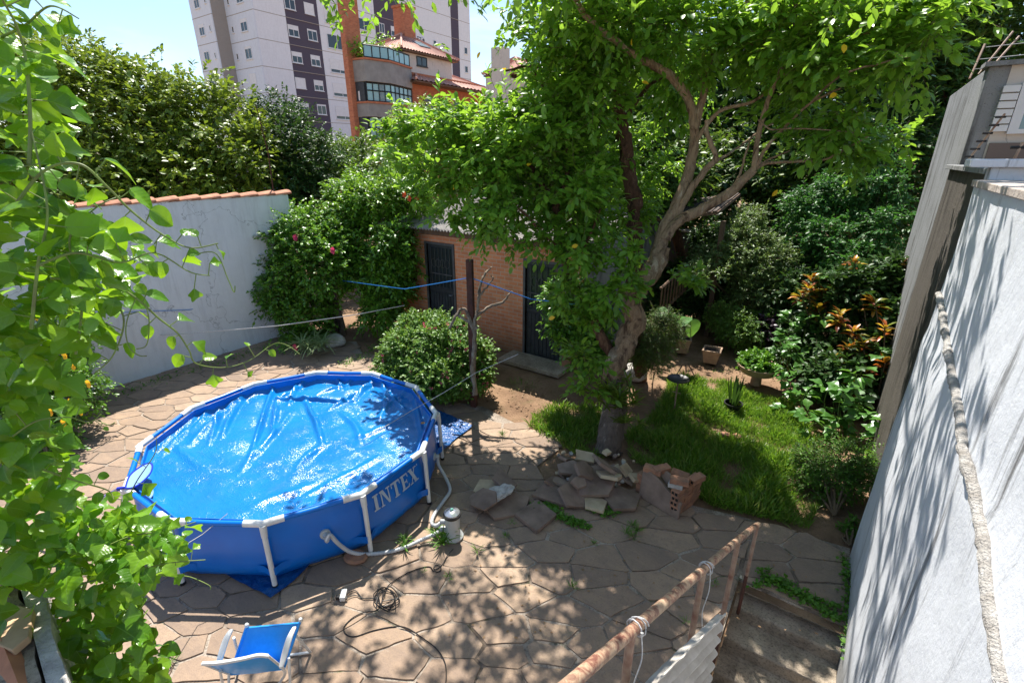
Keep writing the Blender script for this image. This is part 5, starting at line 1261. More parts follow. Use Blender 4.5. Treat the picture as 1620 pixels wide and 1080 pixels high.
creep([(845,800),(870,798),(885,815),(905,822),(930,832)],620,'creeping_weeds','low green weeds in the joint curving around the flat triangular slab')
creep([(930,800),(960,812),(985,800),(1000,790)],420,'creeping_weeds','low green weeds between the slab heap and the brick box')
creep([(1190,925),(1235,915),(1270,940),(1300,962),(1328,978)],420,'creeping_weeds','bright weeds along the paving edge at the top of the steps')
creep([(1200,900),(1250,935),(1330,960)],260,'creeping_weeds','scattered weeds in a joint between steps and lawn')
creep([(1335,880),(1345,960),(1338,1040)],260,'creeping_weeds','weeds lining the foot of the grey painted wall')
creep([(150,632),(300,585),(440,545)],420,'creeping_weeds','green weeds along the foot of the white boundary wall')
creep([(540,575),(580,560),(600,540)],260,'creeping_weeds','weeds on the paving between spider plant and flowering bush')
creep([(880,600+50),(900,690),(860,680)],200,'creeping_weeds','weeds at the paving edge below the dirt bed')
# ------------------------------------------------------------ MAIN TREE
t=thing('garden_tree','big spreading tree with pale peeling forked trunk rising from the stone heap','tree',(-2.33,5.85,0))
T=7.25
b=MB()
branch(b,px_path([(962,716,7.2),(966,690,7.2),(972,640,7.2),(972,600,7.2)]),.2,.165,14,.1,.01)
b.build('trunk_base',M['barkbase'],t,smooth=True)
b=MB()
branch(b,px_path([(974,612,7.22),(970,588,7.22),(990,545,7.2),(1003,507,7.15),(998,473,7.1),(1012,450,7.05),(1033,425,7.0),(1046,396,7.0)]),.16,.135,16,.2,.016)
branch(b,px_path([(1040,405,7.0),(1050,365,7.0),(1067,333,6.95),(1087,283,6.9),(1097,233,6.8),(1098,198,6.7)]),.105,.06,12,.1,.01)
branch(b,px_path([(1098,205,6.7),(1093,167,6.6),(1067,127,6.4),(1040,107,6.3),(1007,90,6.2),(970,63,6.0),(937,37,5.8),(908,-5,5.6),(880,-60,5.4)]),.065,.025,9,.1,.01)
branch(b,px_path([(1098,205,6.7),(1113,147,6.6),(1120,100,6.5),(1157,50,6.3),(1185,-5,6.1),(1210,-80,5.9)]),.06,.02,8,.1,.01)
branch(b,px_path([(1100,225,6.75),(1137,177,6.5),(1193,160,6.3),(1240,120,6.1)]),.035,.012,7,.1)
branch(b,px_path([(1046,385,6.98),(1073,340,6.9),(1093,300,6.8),(1117,267,6.6),(1133,250,6.5),(1120,217,6.4),(1118,190,6.3)]),.06,.024,10,.12,.01)
branch(b,px_path([(1052,378,6.95),(1073,350,6.85),(1113,330,6.7),(1160,300,6.5),(1193,268,6.35)]),.085,.055,10,.1,.01)
for pts,r in ((((1193,270,6.35),(1197,233,6.25),(1207,187,6.1),(1220,147,6.0),(1238,105,5.8),(1253,67,5.7),(1260,10,5.5),(1270,-60,5.3)),.05),
              (((1195,268,6.35),(1213,233,6.2),(1243,200,6.0),(1283,163,5.7),(1330,140,5.4)),.035),
              (((1197,266,6.35),(1215,258,6.3),(1260,255,6.0),(1303,253,5.8),(1343,233,5.6),(1375,215,5.5)),.03),
              (((1160,298,6.5),(1170,277,6.5),(1183,233,6.4),(1190,215,6.4)),.03),
              (((1200,262,6.35),(1225,248,6.3),(1250,238,6.2)),.022),
              (((1133,255,6.5),(1147,247,6.7),(1177,227,6.9),(1213,200,6.9),(1260,180,6.8)),.03),
              (((1200,190,6.1),(1222,205,6.0),(1262,203,5.8),(1310,206,5.6),(1370,212,5.4)),.016),
              (((1190,70,6.2),(1207,43,6.0),(1247,27,5.8),(1277,10,5.6),(1330,-20,5.3)),.035),
              (((1157,90,6.4),(1193,60,6.2),(1227,3,6.0)),.03),
              (((1240,120,5.8),(1290,80,5.6),(1340,60,5.3),(1390,50,5.1)),.03),
              (((1283,163,5.7),(1330,120,5.2),(1395,100,4.9),(1440,90,4.8)),.02)):
    branch(b,px_path(pts),r*.75,r*.3,8,.1,.006)
b.build('trunk',M['bark'],t,smooth=True,label='pale smooth forked trunk and limbs with peeling patches')
b=MB()
branch(b,px_path([(985,585,7.35),(950,530,7.3),(922,480,7.1),(902,440,6.9),(893,400,6.8),(884,372,6.8),(880,330,6.8),(850,280,6.8),(800,230,7.0),(740,200,7.2),(680,190,7.4)]),.09,.02,9,.2,.02)
branch(b,px_path([(893,400,6.8),(860,370,6.6),(820,330,6.5),(790,330,6.5)]),.03,.01,6,.1)
branch(b,px_path([(905,420,6.85),(930,380,6.6),(950,330,6.5)]),.03,.01,6,.1)
branch(b,px_path([(880,330,6.8),(900,250,6.6),(870,160,6.6),(830,90,6.7)]),.035,.012,6,.1)
b.build('branches',M['bark2'],t,smooth=True)
mainL=[blobp(*q) for q in (
 (620,225,7.7,.32,.25,.35),(690,212,7.5,.5,.3,.45),(780,205,7.2,.6,.32,.6),(700,280,7.3,.42,.22,.4),(780,260,7.0,.6,.4,.5),(860,240,6.8,.6,.55,.6),(820,315,6.8,.5,.35,.45),(735,325,6.9,.28,.14,.25),
 (900,310,6.6,.45,.4,.45),(905,100,6.8,.45,.4,.5),(850,35,7.2,.26,.25,.3),(925,150,6.6,.45,.45,.5),(900,290,7.4,.45,.25,.4),(955,240,8.0,.4,.3,.4),(960,310,8.2,.45,.25,.4))]
mainLow=[blobp(*q) for q in ((765,352,6.9,.22,.1,.2),(955,365,7.3,.28,.16,.25),(1000,345,7.8,.25,.15,.25),(890,360,7.0,.25,.12,.2),(800,385,6.6,.14,.1,.14),(705,345,7.0,.14,.1,.14),(868,385,6.6,.2,.18,.2),(925,395,6.5,.24,.2,.22),(900,455,6.7,.18,.16,.18),(960,455,6.5,.18,.22,.18),(935,510,6.7,.17,.16,.15),(920,570,6.8,.14,.12,.12),(1005,400,6.4,.13,.12,.14),(1075,440,6.6,.16,.09,.12),(930,618,6.8,.1,.08,.08),(990,440,6.4,.12,.14,.1))]
mainR=[blobp(*q) for q in (
 (930,40,6.2,.5,.4,.5),(1010,30,6.1,.5,.4,.5),(1100,60,6.2,.5,.35,.5),(1180,60,6.3,.45,.3,.4),(1060,130,7.6,.4,.25,.4),
 (1240,50,5.9,.5,.4,.5),(1300,40,5.5,.55,.35,.5),(1310,120,5.6,.4,.28,.35),(1390,60,5.2,.45,.35,.45),(1440,30,5.0,.35,.3,.4),(1430,100,5.0,.26,.2,.25),(1370,190,5.5,.26,.14,.2),(1480,20,5.2,.22,.25,.3),(1300,190,5.9,.35,.18,.3),(1240,160,6.2,.3,.2,.3),(1330,236,5.9,.2,.12,.2),(1270,10,6.6,.5,.4,.5),(1420,225,5.6,.14,.08,.12))]
foliage(t,mainL,260,9,8,.13,L['main'],.3,.46,.14,.28)
foliage(t,mainLow,76,7,8,.12,L['main'],.24,.46,.1,.32,name='drooping_foliage')
foliage(t,mainR,190,9,8,.13,L['main'],.3,.46,.14,.28,name='right_foliage')
# upper crown, out of the top of the frame: it shades the yard
upper=[((-3.2,5.2,6.7),(1.3,1.2,.7)),((-4.9,4.7,6.6),(1.1,1.0,.6)),((-2.5,5.3,6.5),(.7,.8,.5)),((-3.2,3.9,6.4),(1.1,.9,.55)),((-.6,5.6,6.2),(.9,1.1,.6)),((-2.0,3.7,6.1),(.9,.8,.5)),((-2.9,6.6,7.2),(.8,.8,.5)),((-4.0,6.2,7.0),(.8,.8,.5)),((-4.2,3.6,6.6),(.6,.5,.4)),((-3.3,6.2,5.9),(1,.9,.5))]
foliage(t,upper,150,9,8,.115,L['main'],.32,.46,.17,.28,name='upper_foliage')
b=MB()
for s_,e_ in ((Wd(880,-60,5.4),upper[1][0]),(Wd(880,-60,5.4),upper[0][0]),(Wd(880,-60,5.4),upper[7][0]),(Wd(1210,-80,5.9),upper[2][0]),(Wd(1210,-80,5.9),upper[6][0]),(Wd(1270,-60,5.3),upper[5][0]),(Wd(1330,-20,5.3),upper[4][0])): rand_branches(b,s_,[e_],.03,.01)
b.build('upper_branches',M['bark'],t,smooth=True)
# yellowed single leaves
n=14; P=[Wd(*q) for q in ((835,263,6.1),(717,293,6.5),(1335,70,4.8),(904,392,6.2),(838,22,6.2),(1312,155,5.2),(1000,60,5.8),(760,82,6.6),(1160,20,5.8),(1230,300,6.2),(797,108,6.5),(1015,130,6),(1085,46,6),(868,505,6.3))]
inst('yellow_leaves',tmpl_leaf(.55),P,rv(n),np.tile([.3,-.6,.6],(n,1))+rv(n,.3),np.full(n,.1),M['yel'],t)
# orchid / strap plant on the trunk
c=Wd(978,625,6.95); t=thing('trunk_plant','dense yellow-green strap-leaved plant growing on the lower trunk of the big tree','plant',c)
Ps=[];Ds=[];Ns=[];Ss=[]
for k in range(34):
    o_=Vector((rd.gauss(0,.15),rd.gauss(0,.13),rd.gauss(-.02,.15))); P,D,N,S_=rosette(tuple(c+o_),13,.2,None,'',None,lift=.75)
    Ps.append(P);Ds.append(D);Ns.append(N);Ss.append(S_)
inst('foliage',tmpl_strap(.13,4,.4),np.concatenate(Ps),np.concatenate(Ds),np.concatenate(Ns),np.concatenate(Ss),L['brom'],t)
# second, shaggy tree just behind
t=thing('shaggy_tree','slender tree with dark shaggy reddish bark standing close behind the forked tree','tree',tuple(Gz(1010,600)[:2])+(0,))
b=MB()
base=Gz(1012,600); branch(b,[base]+px_path([(1003,470,8.0),(1005,400,7.9),(1003,357,7.8),(1003,317,7.7),(993,267,7.6),(990,233,7.5),(983,200,7.5),(981,180,7.5)]),.13,.1,10,.2,.015)
for pts,r in ((((983,185,7.5),(960,163,7.4),(927,140,7.3),(880,117,7.2),(840,105,7.1),(800,112,7.0)),.045),(((981,185,7.5),(973,133,7.4),(973,83,7.2),(963,33,7.0),(955,-30,6.8)),.05),(((984,185,7.5),(990,150,7.5),(1003,117,7.5),(1007,90,7.4),(1030,30,7.2)),.045),(((988,190,7.5),(1000,172,7.5),(1020,143,7.5),(1050,123,7.5),(1100,115,7.5)),.045)):
    branch(b,px_path(pts),r,r*.35,8,.15,.008)
b.build('trunk',M['bark2'],t,smooth=True)
foliage(t,[blobp(*q) for q in ((960,30,7.6,.6,.5,.5),(880,120,7.8,.5,.4,.5),(1020,60,8,.6,.5,.5),(1080,120,8,.5,.4,.5),(1000,-60,7.5,1.3,.6,1.2),(1000,300,8.8,.4,.3,.4),(1035,260,8.8,.4,.3,.4),(1020,220,8.6,.3,.3,.3))],190,9,8,.1,L['main'],.3,.46,.15)
# ------------------------------------------------------------ TREES beyond
def tree(name,label,base,blobs,clumps,twigs,k,ll,mat,trunk=.16,group=None,bark='bark2',L_=.4,w=.5,sig=.2,droop=.2,cat='tree',stick=True,diamond=True):
    t=thing(name,label,cat,base,group=group); b=MB(); base=Vector(base)
    cen=sum((Vector(c) for c,r in blobs),Vector())/len(blobs); fork=base.lerp(cen,.55); fork.x=base.x*.6+cen.x*.4; fork.y=base.y*.6+cen.y*.4
    branch(b,[base,base.lerp(fork,.5)+Vector((rd.uniform(-.15,.15),rd.uniform(-.15,.15),0)),fork],trunk,trunk*.7,9,.12)
    b.build('trunk',M[bark],t,smooth=True); b=MB()
    rand_branches(b,fork,[c for c,r in blobs],trunk*.5,trunk*.12); b.build('branches',M[bark],t,smooth=True)
    foliage(t,blobs,clumps,twigs,k,ll,mat,L_,w,sig,droop,sticks=stick,diamond=diamond,name='crown'); return t
def B(*l): return [blobp(*q) for q in l]
tree('orchard_tree','large broad glossy-leaved tree filling the left skyline behind the white wall',(-17,4.5,0),
 B((40,180,14,1.7,1.7,1.6),(130,190,14,1.9,1.8,1.8),(230,215,14,1.8,1.7,1.7),(330,225,14,1.5,1.3,1.4),(60,290,13.5,1.6,1.2,1.5),(180,290,13.5,1.9,1.2,1.6),(290,290,13.5,1.7,1.0,1.5),(100,110,15,1.2,.9,1.2),(20,110,15,1.1,.9,1.2),(390,250,13.5,1.0,1.0,1.0),(230,150,14.5,1.0,.7,1.0),(330,150,14.5,.4,.5,.4),(180,330,13,1.5,.8,1.2)),950,11,8,.15,L['left'],.2,bark='barkbase',L_=.4,w=.5,sig=.17,diamond=False)
tree('dark_tree','dense dark round tree behind the end of the tiled wall',(-15.5,10,0),
 B((440,215,15,.9,1.0,.9),(470,260,14.5,1.0,1.0,1.0),(450,300,14.5,.9,.8,.9),(495,300,14.5,.7,.8,.8)),330,10,8,.12,L['dark'],.14,L_=.3,sig=.15)
tree('small_tree','mid-green leafy tree between the dark tree and the brick apartment block',(-15,13,0),
 B((530,260,17,1.0,.6,1),(580,255,17,.9,.6,1),(560,300,16,1.1,.7,1),(620,275,16,1.0,.8,1),(500,255,17.5,.7,.5,.8)),300,10,7,.14,L['bg'],.14,L_=.35,sig=.2)
tree('sunlit_tree','round sunlit tree top rising in front of the brick apartment block',(-14,17,0),
 B((655,205,20,.8,.6,.8),(690,205,20,.9,.7,1),(730,235,19.5,1.2,.7,1.2),(640,240,19,1.0,.6,1)),260,10,7,.15,L['left'],.15,L_=.35,sig=.2)
bgG='dark trees crowding behind the garden'
bgs=[((-2.8,13.8,0),((960,250,12.5,1.1,1.0,.9),(1040,290,12.5,1.0,.9,.8),(1000,180,13,1.0,1.0,.9),(900,290,12.5,.8,.6,.7)),'dark-leaved tree rising right behind the shed roof beside the trunks','bg'),
 ((-8,19,0),((790,260,19,1.8,1.0,1.5),(870,240,19,1.5,1.2,1.5),(800,300,18,1.6,1.0,1.4)),'dark leafy tree behind the shed roof, left of the trunks','bg'),
 ((-4,19,0),((930,200,18,1.7,2.0,1.5),(960,290,16.5,1.6,1.4,1.4),(935,120,19,1.1,1.2,1.2)),'dark leafy tree seen between the two trunks','bg'),
 ((-1.5,20,0),((1060,180,18,1.8,2.2,1.6),(1080,270,16,1.5,1.2,1.3),(1040,80,18,1.6,1.4,1.5)),'dark leafy tree directly behind the forked pale limbs','bg'),
 ((1,19,0),((1180,200,17,1.8,1.9,1.6),(1200,110,17,1.8,1.6,1.6),(1170,290,15.5,1.4,1.0,1.2)),'dark leafy tree behind the long right-hand limb','dark'),
 ((3.2,18,0),((1290,170,15,1.6,1.7,1.5),(1270,270,14.5,1.4,1.1,1.3),(1310,70,15,1.6,1.4,1.5)),'dark shaded tree above the creeper-covered corner','bg'),
 ((5,17,0),((1400,150,14,1.5,1.7,1.5),(1400,250,13,1.2,1.1,1.2),(1420,50,14,1.6,1.4,1.5)),'dark tree beside the tall stained house wall','dark'),
 ((7.5,17,0),((1500,60,14,1.2,1.2,1.3),(1560,40,14,1.3,1.0,1.3),(1480,130,13.5,.9,1.0,1)),'leafy tree rising behind the fence rods of the beige house','bg')]
for base,bl,lb,m in bgs:
    tree('background_tree',lb,base,B(*bl),330,10,7,.19,L[m],.17,bgG,L_=.45,sig=.24)
hb_=[((x,y,z),r) for x,y,z,r in ((-9,23,3,(3,1.5,3)),(-5,24,3,(3,1.5,3)),(0,24,3,(3.5,1.5,3)),(5,23,3.5,(3.5,1.5,3.5)),(9,20,4,(2.5,2,4)),(9,16,5,(2,2,3)))]
t=thing('far_foliage','dark mass of far-off foliage closing the view between the trees','foliage',(0,23,0)); t['kind']='stuff'
foliage(t,hb_,900,9,6,.32,L['bg'],.5,.5,.4,diamond=True,sticks=False)
# ------------------------------------------------------------ SHRUBS
def flowers(root,blobs,n,mat,size,name='flower',k=5,front=True):
    P=[]
    for i in range(n):
        c,r=blobs[rd.randrange(len(blobs))]; u=norm(rv(1))[0]; 
        tocam=np.array([-c[0],-c[1],H-c[2]]); tocam/=np.linalg.norm(tocam)
        if u@tocam<.1: u=u-2*(u@tocam)*tocam
        P.append(np.array(c)+u*np.array(r)*1.02)
    P=np.array(P); 
    for i,p in enumerate(P):
        a=np.arange(k)*2*np.pi/k; ax=norm(np.array([[-p[0],-p[1],H-p[2]]]))[0]+rv(1,.3)[0]; ax/=np.linalg.norm(ax); e=np.cross(ax,[0,0,1]); e/=np.linalg.norm(e); f=np.cross(ax,e)
        D=np.outer(np.cos(a),e)+np.outer(np.sin(a),f)+ax*.3
        inst(name,tmpl_leaf(.8,curl=.2),np.tile(p,(k,1)),D,np.tile(ax,(k,1)),[size*rd.uniform(.8,1.2)]*k,mat,root)
t=thing('climbing_shrub','tall dense green climbing shrub with magenta blooms at the end of the white wall','shrub',(-10.3,6.8,0))
hb=B((470,375,11.6,.9,.6,.7),(440,400,11.6,.6,.6,.6),(500,420,11.3,.8,.8,.7),(450,460,11.4,.5,.6,.5),(530,400,11.5,.5,.6,.5),(420,370,11.8,.45,.35,.4),(490,500,11.3,.45,.5,.5),(440,340,12,.4,.25,.4),(475,535,11.2,.4,.2,.4))
b=MB(); 
for q in range(3): branch(b,[(-10.2+q*.2,6.7+q*.1,0),(-10.1+q*.15,6.8,.9),(-10.3+q*.3,6.7,1.9)],.1,.04,8,.15)
b.build('stem',M['barkbase'],t,smooth=True); foliage(t,hb,460,10,8,.085,L['hib'],.24,.6,.11,.3); flowers(t,hb,1,M['red'],.06)
for q in ((527,396,10.6),(369,563,10),(468,376,10.7)): 
    p=Wd(*q); a=np.arange(5)*1.257; 
    if q[0]==369: p=Wd(468,549,10.4)
    inst('flower',tmpl_leaf(.9),np.tile(np.array(p),(5,1)),np.stack([np.cos(a),-.3*np.ones(5),np.sin(a)],1),np.tile([.5,-.8,.4],(5,1)),[.09]*5,M['red'],t)
t=thing('flowering_climber','bright green climber with orange-red flowers spilling over beside the shed roof','climber',(-10,8.6,0))
cb=B((560,330,12.2,.8,.5,.6),(600,320,12,.8,.45,.6),(640,300,11.8,.6,.35,.5),(580,390,12,.7,.6,.6),(610,440,11.6,.5,.6,.4),(560,300,12.5,.6,.3,.5),(600,490,11.4,.35,.3,.3),(625,390,11.3,.3,.6,.3),(670,310,11.4,.3,.2,.3))
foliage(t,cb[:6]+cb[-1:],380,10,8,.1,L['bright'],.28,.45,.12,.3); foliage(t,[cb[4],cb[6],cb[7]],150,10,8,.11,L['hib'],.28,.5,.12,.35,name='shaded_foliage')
b=MB(); branch(b,[(-9.9,8.5,0),(-9.8,8.6,1.2),(-9.9,8.7,2.6)],.12,.06,9,.2); b.build('stem',M['chunk'],t,smooth=True); b=MB(); branch(b,[(-9.5,8.2,0),(-9.6,8.4,1.2),(-9.5,8.5,2.4)],.06,.03,8,.2); b.build('stem',M['chunk'],t,smooth=True)
for q in ((648,314,11),(640,308,11),(660,316,11),(599,312,11.6),(540,302,12),(612,322,11.5)):
    p=Wd(*q); a=np.arange(5)*1.257; inst('flower',tmpl_leaf(.7),np.tile(np.array(p),(5,1)),np.stack([np.cos(a),-.3*np.ones(5),np.sin(a)],1),np.tile([.5,-.8,.4],(5,1)),[.08]*5,M['redo'],t)
t=thing('lantana_bush','rounded pale green bush dotted with small pink flowers beside the rusty post','bush',(-6.1,6.4,0))
lb=B((650,560,9.2,.5,.42,.5),(700,545,9.0,.6,.45,.5),(740,570,8.7,.36,.4,.4),(640,600,8.9,.4,.22,.4),(700,590,8.6,.55,.3,.45),(670,520,9.4,.4,.22,.4),(615,585,9.3,.2,.2,.2),(760,600,8.5,.15,.15,.15))
foliage(t,lb,720,10,8,.055,L['lan'],.15,.6,.08,.1,shell=.6); 
P=[];D=[]; 
for i in range(150):
    c,r=lb[rd.randrange(len(lb))]; u=norm(rv(1))[0]; tc=np.array([-c[0],-c[1],H-c[2]]); tc/=np.linalg.norm(tc)
    if u@tc<.1: u=u-2*(u@tc)*tc
    p=np.array(c)+u*np.array(r)*1.08
    for k in range(7): P.append(p+rv(1,.008)[0]); D.append(u+rv(1,.8)[0])
inst('flowers',tmpl_leaf(.9),P,D,np.array(D)*0+np.array([.4,-.6,.7]),[.034]*len(P),M['pink'],t)
b=MB(); lc=Vector(lb[1][0])
for k in range(14): a=rd.random()*6.28; branch(b,[(lc.x+.02*math.cos(a),lc.y+.02*math.sin(a),0),(lc.x+.25*math.cos(a),lc.y+.25*math.sin(a),.3),(lc.x+.5*math.cos(a),lc.y+.45*math.sin(a),.6)],.012,.004,5)
b.build('stem',M['twig'],t)
# dead branch by the post
c=Gz(760,665); t=thing('dead_branch','bare twisted grey branch standing behind the rusty post','branch',c)
D_=7.9
b=MB()
branch(b,px_path([(752,625,D_),(748,580,D_),(750,545,D_),(752,505,D_),(757,480,D_),(760,450,D_),(768,432,D_),(778,423,D_)]),.045,.012,8,.25,.012)
branch(b,px_path([(752,500,D_),(775,485,D_),(795,478,D_),(805,465,D_),(811,461,D_)]),.03,.01,7,.25,.01)
branch(b,px_path([(756,470,D_),(770,455,D_),(780,440,D_),(776,436,D_)]),.018,.007,6,.2,.01)
branch(b,px_path([(752,530,D_),(735,488,D_),(718,505,D_),(712,520,D_)]),.03,.02,7,.2,.01)
branch(b,px_path([(755,520,D_),(740,508,D_),(722,498,D_)]),.035,.02,7,.2,.01)
b.build('wood',M['deadwood'],t,smooth=True)
# spider plant on its stone
c=Gz(508,558); t=thing('spider_plant','pale striped strap-leaved plant spilling over a stone at the foot of the climbing shrub','plant',c)
Ps=[];Ds=[];Ns=[];Ss=[]
for k in range(7):
    P,D,N,S_=rosette((c.x+rd.gauss(0,.2),c.y+rd.gauss(0,.14),.22),26,.5,None,'',None,lift=.75); Ps.append(P);Ds.append(D);Ns.append(N);Ss.append(S_)
inst('leaves',tmpl_strap(.05,7,.9),np.concatenate(Ps),np.concatenate(Ds),np.concatenate(Ns),np.concatenate(Ss),L['spider'],t)
def boulder(c,s,label,mat='chunk'):
    bm=bmesh.new(); bmesh.ops.create_icosphere(bm,subdivisions=3,radius=1)
    for v in bm.verts:
        p=v.co.copy(); f=1+.25*noise.noise(p*1.3+Vector(c)); v.co=Vector((p.x*s[0]*f,p.y*s[1]*f,p.z*s[2]*f))
    me=bpy.data.meshes.new('stone'); bm.to_mesh(me); bm.free(); me.materials.append(M[mat]); o=bpy.data.objects.new('stone',me); C.objects.link(o); o.location=c; tag(o,label,'stone')
boulder(Gz(530,545)+Vector((0,0,.1)),(.3,.22,.16),'grey stone under the striped strap-leaved plant')
boulder(Gz(1003,600)+Vector((0,0,.15)),(.25,.2,.17),'pale green-grey stone just right of the trunk plant')
# dark leafy shrub in front of right shed door
def shrub(name,label,base,blobs,clumps,k,ll,mat,L_=.2,w=.5,sig=.1,cat='shrub',stems=6,droop=.2,sr=.015,twigs=9,fol='foliage',diamond=False,curl=.12):
    t=thing(name,label,cat,base); b=MB()
    for i in range(stems):
        c,r=blobs[i%len(blobs)]; branch(b,[base,Vector(base).lerp(Vector(c),.5)+Vector((rd.uniform(-.08,.08),rd.uniform(-.08,.08),.05)),Vector(c)],sr,sr*.35,6,.1)
    b.build('stem',M['twig'],t); foliage(t,blobs,clumps,twigs,k,ll,mat,L_,w,sig,droop,name=fol,diamond=diamond,curl=curl); return t
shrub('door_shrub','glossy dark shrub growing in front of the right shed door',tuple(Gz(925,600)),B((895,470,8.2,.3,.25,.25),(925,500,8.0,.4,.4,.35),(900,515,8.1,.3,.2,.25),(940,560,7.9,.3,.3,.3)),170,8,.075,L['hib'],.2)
shrub('fern_bush','feathery dark fern-like bush right of the shaggy trunk',tuple(Gz(1035,585)),B((1030,560,8.6,.3,.25,.25),(1045,520,9.0,.35,.3,.3),(1010,545,8.6,.2,.25,.2)),190,10,.04,L['bg'],.16,.25,stems=1)
shrub('light_shrub','tall airy shrub with pale leaves and thin arching stems behind the clay pots',tuple(Gz(1185,510)),B((1175,390,11.5,.6,.45,.5),(1210,420,11.3,.6,.5,.5),(1130,410,11.3,.45,.25,.3),(1190,460,11.2,.5,.4,.4),(1120,435,10.8,.4,.15,.3),(1180,350,11.8,.4,.3,.35),(1230,470,11,.3,.35,.3)),300,8,.07,L['shrub'],.24,.42,.12,stems=14,sr=.02)
shrub('low_bush','small rounded green bush on the dirt just behind the empty square pot',tuple(Gz(1165,545)),B((1165,515,10.9,.45,.3,.35),(1145,500,11,.3,.2,.25),(1185,530,10.6,.3,.25,.25)),230,8,.055,L['lan'],.16,.4,.09)
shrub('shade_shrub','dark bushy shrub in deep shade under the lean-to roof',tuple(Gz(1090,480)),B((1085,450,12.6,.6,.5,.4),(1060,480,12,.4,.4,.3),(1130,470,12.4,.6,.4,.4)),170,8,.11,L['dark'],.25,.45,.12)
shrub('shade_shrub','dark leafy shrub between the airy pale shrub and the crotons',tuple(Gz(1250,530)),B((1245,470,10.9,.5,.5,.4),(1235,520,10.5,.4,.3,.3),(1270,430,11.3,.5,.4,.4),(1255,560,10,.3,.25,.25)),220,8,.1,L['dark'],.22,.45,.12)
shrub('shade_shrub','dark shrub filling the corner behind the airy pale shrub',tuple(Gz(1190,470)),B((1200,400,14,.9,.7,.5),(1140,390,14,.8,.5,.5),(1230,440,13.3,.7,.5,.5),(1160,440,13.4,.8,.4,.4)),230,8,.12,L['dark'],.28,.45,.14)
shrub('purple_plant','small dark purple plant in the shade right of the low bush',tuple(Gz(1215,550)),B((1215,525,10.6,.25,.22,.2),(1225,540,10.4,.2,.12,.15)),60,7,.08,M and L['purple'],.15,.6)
t=shrub('corner_creeper','blue-green creeper heaped over the back corner by the stained wall',(.3,12.5,0),B((1290,330,11.5,.6,.35,.5),(1340,300,11.3,.55,.4,.5),(1390,310,10.8,.45,.5,.4),(1400,370,10.3,.5,.45,.4),(1320,380,10.8,.6,.4,.5),(1380,255,11.2,.25,.6,.25),(1360,420,10,.5,.3,.4),(1265,400,11.5,.35,.35,.3)),340,9,.09,L['creeper'],.25,.45,.12,'creeper',droop=.35)
shrub('yellow_bush','loose yellow-green sunlit bush in the gap at the back of the garden',(-.2,14.8,0),B((1250,330,14.3,.7,.5,.5),(1230,300,14.5,.5,.4,.4),(1400,280,13,.3,.6,.3)),120,8,.09,L['shrub'],.25,.5,.15)
# wall-side shrub mass behind crotons
shrub('wall_shrub','dark leafy shrub filling the shade against the stained wall',(.45,9.3,0),B((1330,470,9.3,.4,.4,.3),(1400,450,9.1,.35,.4,.3),(1380,560,8.6,.4,.35,.3),(1300,540,9.2,.35,.35,.3),(1330,600,8.4,.4,.3,.3),(1420,510,8.6,.22,.35,.2)),230,7,.12,L['dark'],.22,.5,.13)
# crotons
def croton(label,base,heads,ll=.2):
    t=thing('croton',label,'croton plant',base); b=MB(); Ps=[];Ds=[];Ns=[];Ss=[]
    for h in heads:
        p=Wd(*h); branch(b,[base,Vector(base).lerp(p,.55)+Vector((rd.uniform(-.1,.1),rd.uniform(-.1,.1),.05)),p],.016,.009,6,.1)
        for s in range(3):
            P,D,N,S_=rosette(tuple(p-Vector((0,0,.07*s))),8,ll*rd.uniform(.85,1.2),None,'',None,lift=.75-.3*s); Ps.append(P);Ds.append(D);Ns.append(N);Ss.append(S_)
    b.build('stem',M['twig'],t); inst('leaves',tmpl_leaf(.33,.2,.25),np.concatenate(Ps),np.concatenate(Ds),np.concatenate(Ns),np.concatenate(Ss),L['croton'],t,smooth=True)
croton('tall croton with upright orange-brown leaf tufts, leftmost of the two',tuple(Gz(1300,600)),[(1285,440,9.3),(1303,462,9.2),(1268,465,9.4),(1295,490,9.1),(1280,458,9.2),(1290,475,9.3)])
croton('spreading croton with red, orange and yellow leaves against the stained wall',tuple(Gz(1385,655)),[(1330,500,8.6),(1350,525,8.4),(1385,480,8.5),(1340,550,8.3),(1400,520,8.2),(1430,545,8.1),(1370,590,8.1),(1425,420,8.9),(1350,415,9.2),(1440,500,8.2),(1325,585,8.3),(1400,575,8.0),(1350,610,8.0),(1445,580,7.9),(1365,545,8.3)])
# big-leaved plants
def biglf(label,base,pts,ll,n=7):
    t=thing('lobed_leaf_plant',label,'plant',base); b=MB(); P=[];D=[];N=[];S_=[]
    for h in [q for q in pts]+[(q[0]+rd.uniform(-28,28),q[1]+rd.uniform(-22,22),q[2]+rd.uniform(-.2,.2)) for q in pts for _ in range(2)]:
        p=Wd(*h); b=MB(); branch(b,[Vector((p.x*.7+base[0]*.3,p.y*.7+base[1]*.3,0)),Vector((p.x,p.y,p.z*.5)),p],.008,.005,5); b.build('stem',M['gstem'],t)
        for k in range(n):
            a=rd.random()*6.28; el=rd.uniform(-.4,.5); d=Vector((math.cos(a)*math.cos(el),math.sin(a)*math.cos(el),math.sin(el))); P.append(p+d*.08); D.append(d); N.append(Vector((rd.gauss(0,.3),rd.gauss(0,.3),1))); S_.append(ll*rd.uniform(.7,1.2))
    inst('leaves',tmpl_fg(1,.015),P,D,N,S_,L['phil'],t,smooth=True)
biglf('broad lobed-leaf plant with mid-green leaves below the crotons',tuple(Gz(1345,700)),[(1310,615,8.0),(1340,640,7.7),(1300,660,7.8),(1270,625,8.2),(1360,610,7.8),(1380,650,7.4),(1330,680,7.4),(1250,600,8.5),(1240,650,8.1),(1290,690,7.5),(1365,580,8.0),(1395,690,7.0)],.2,8)
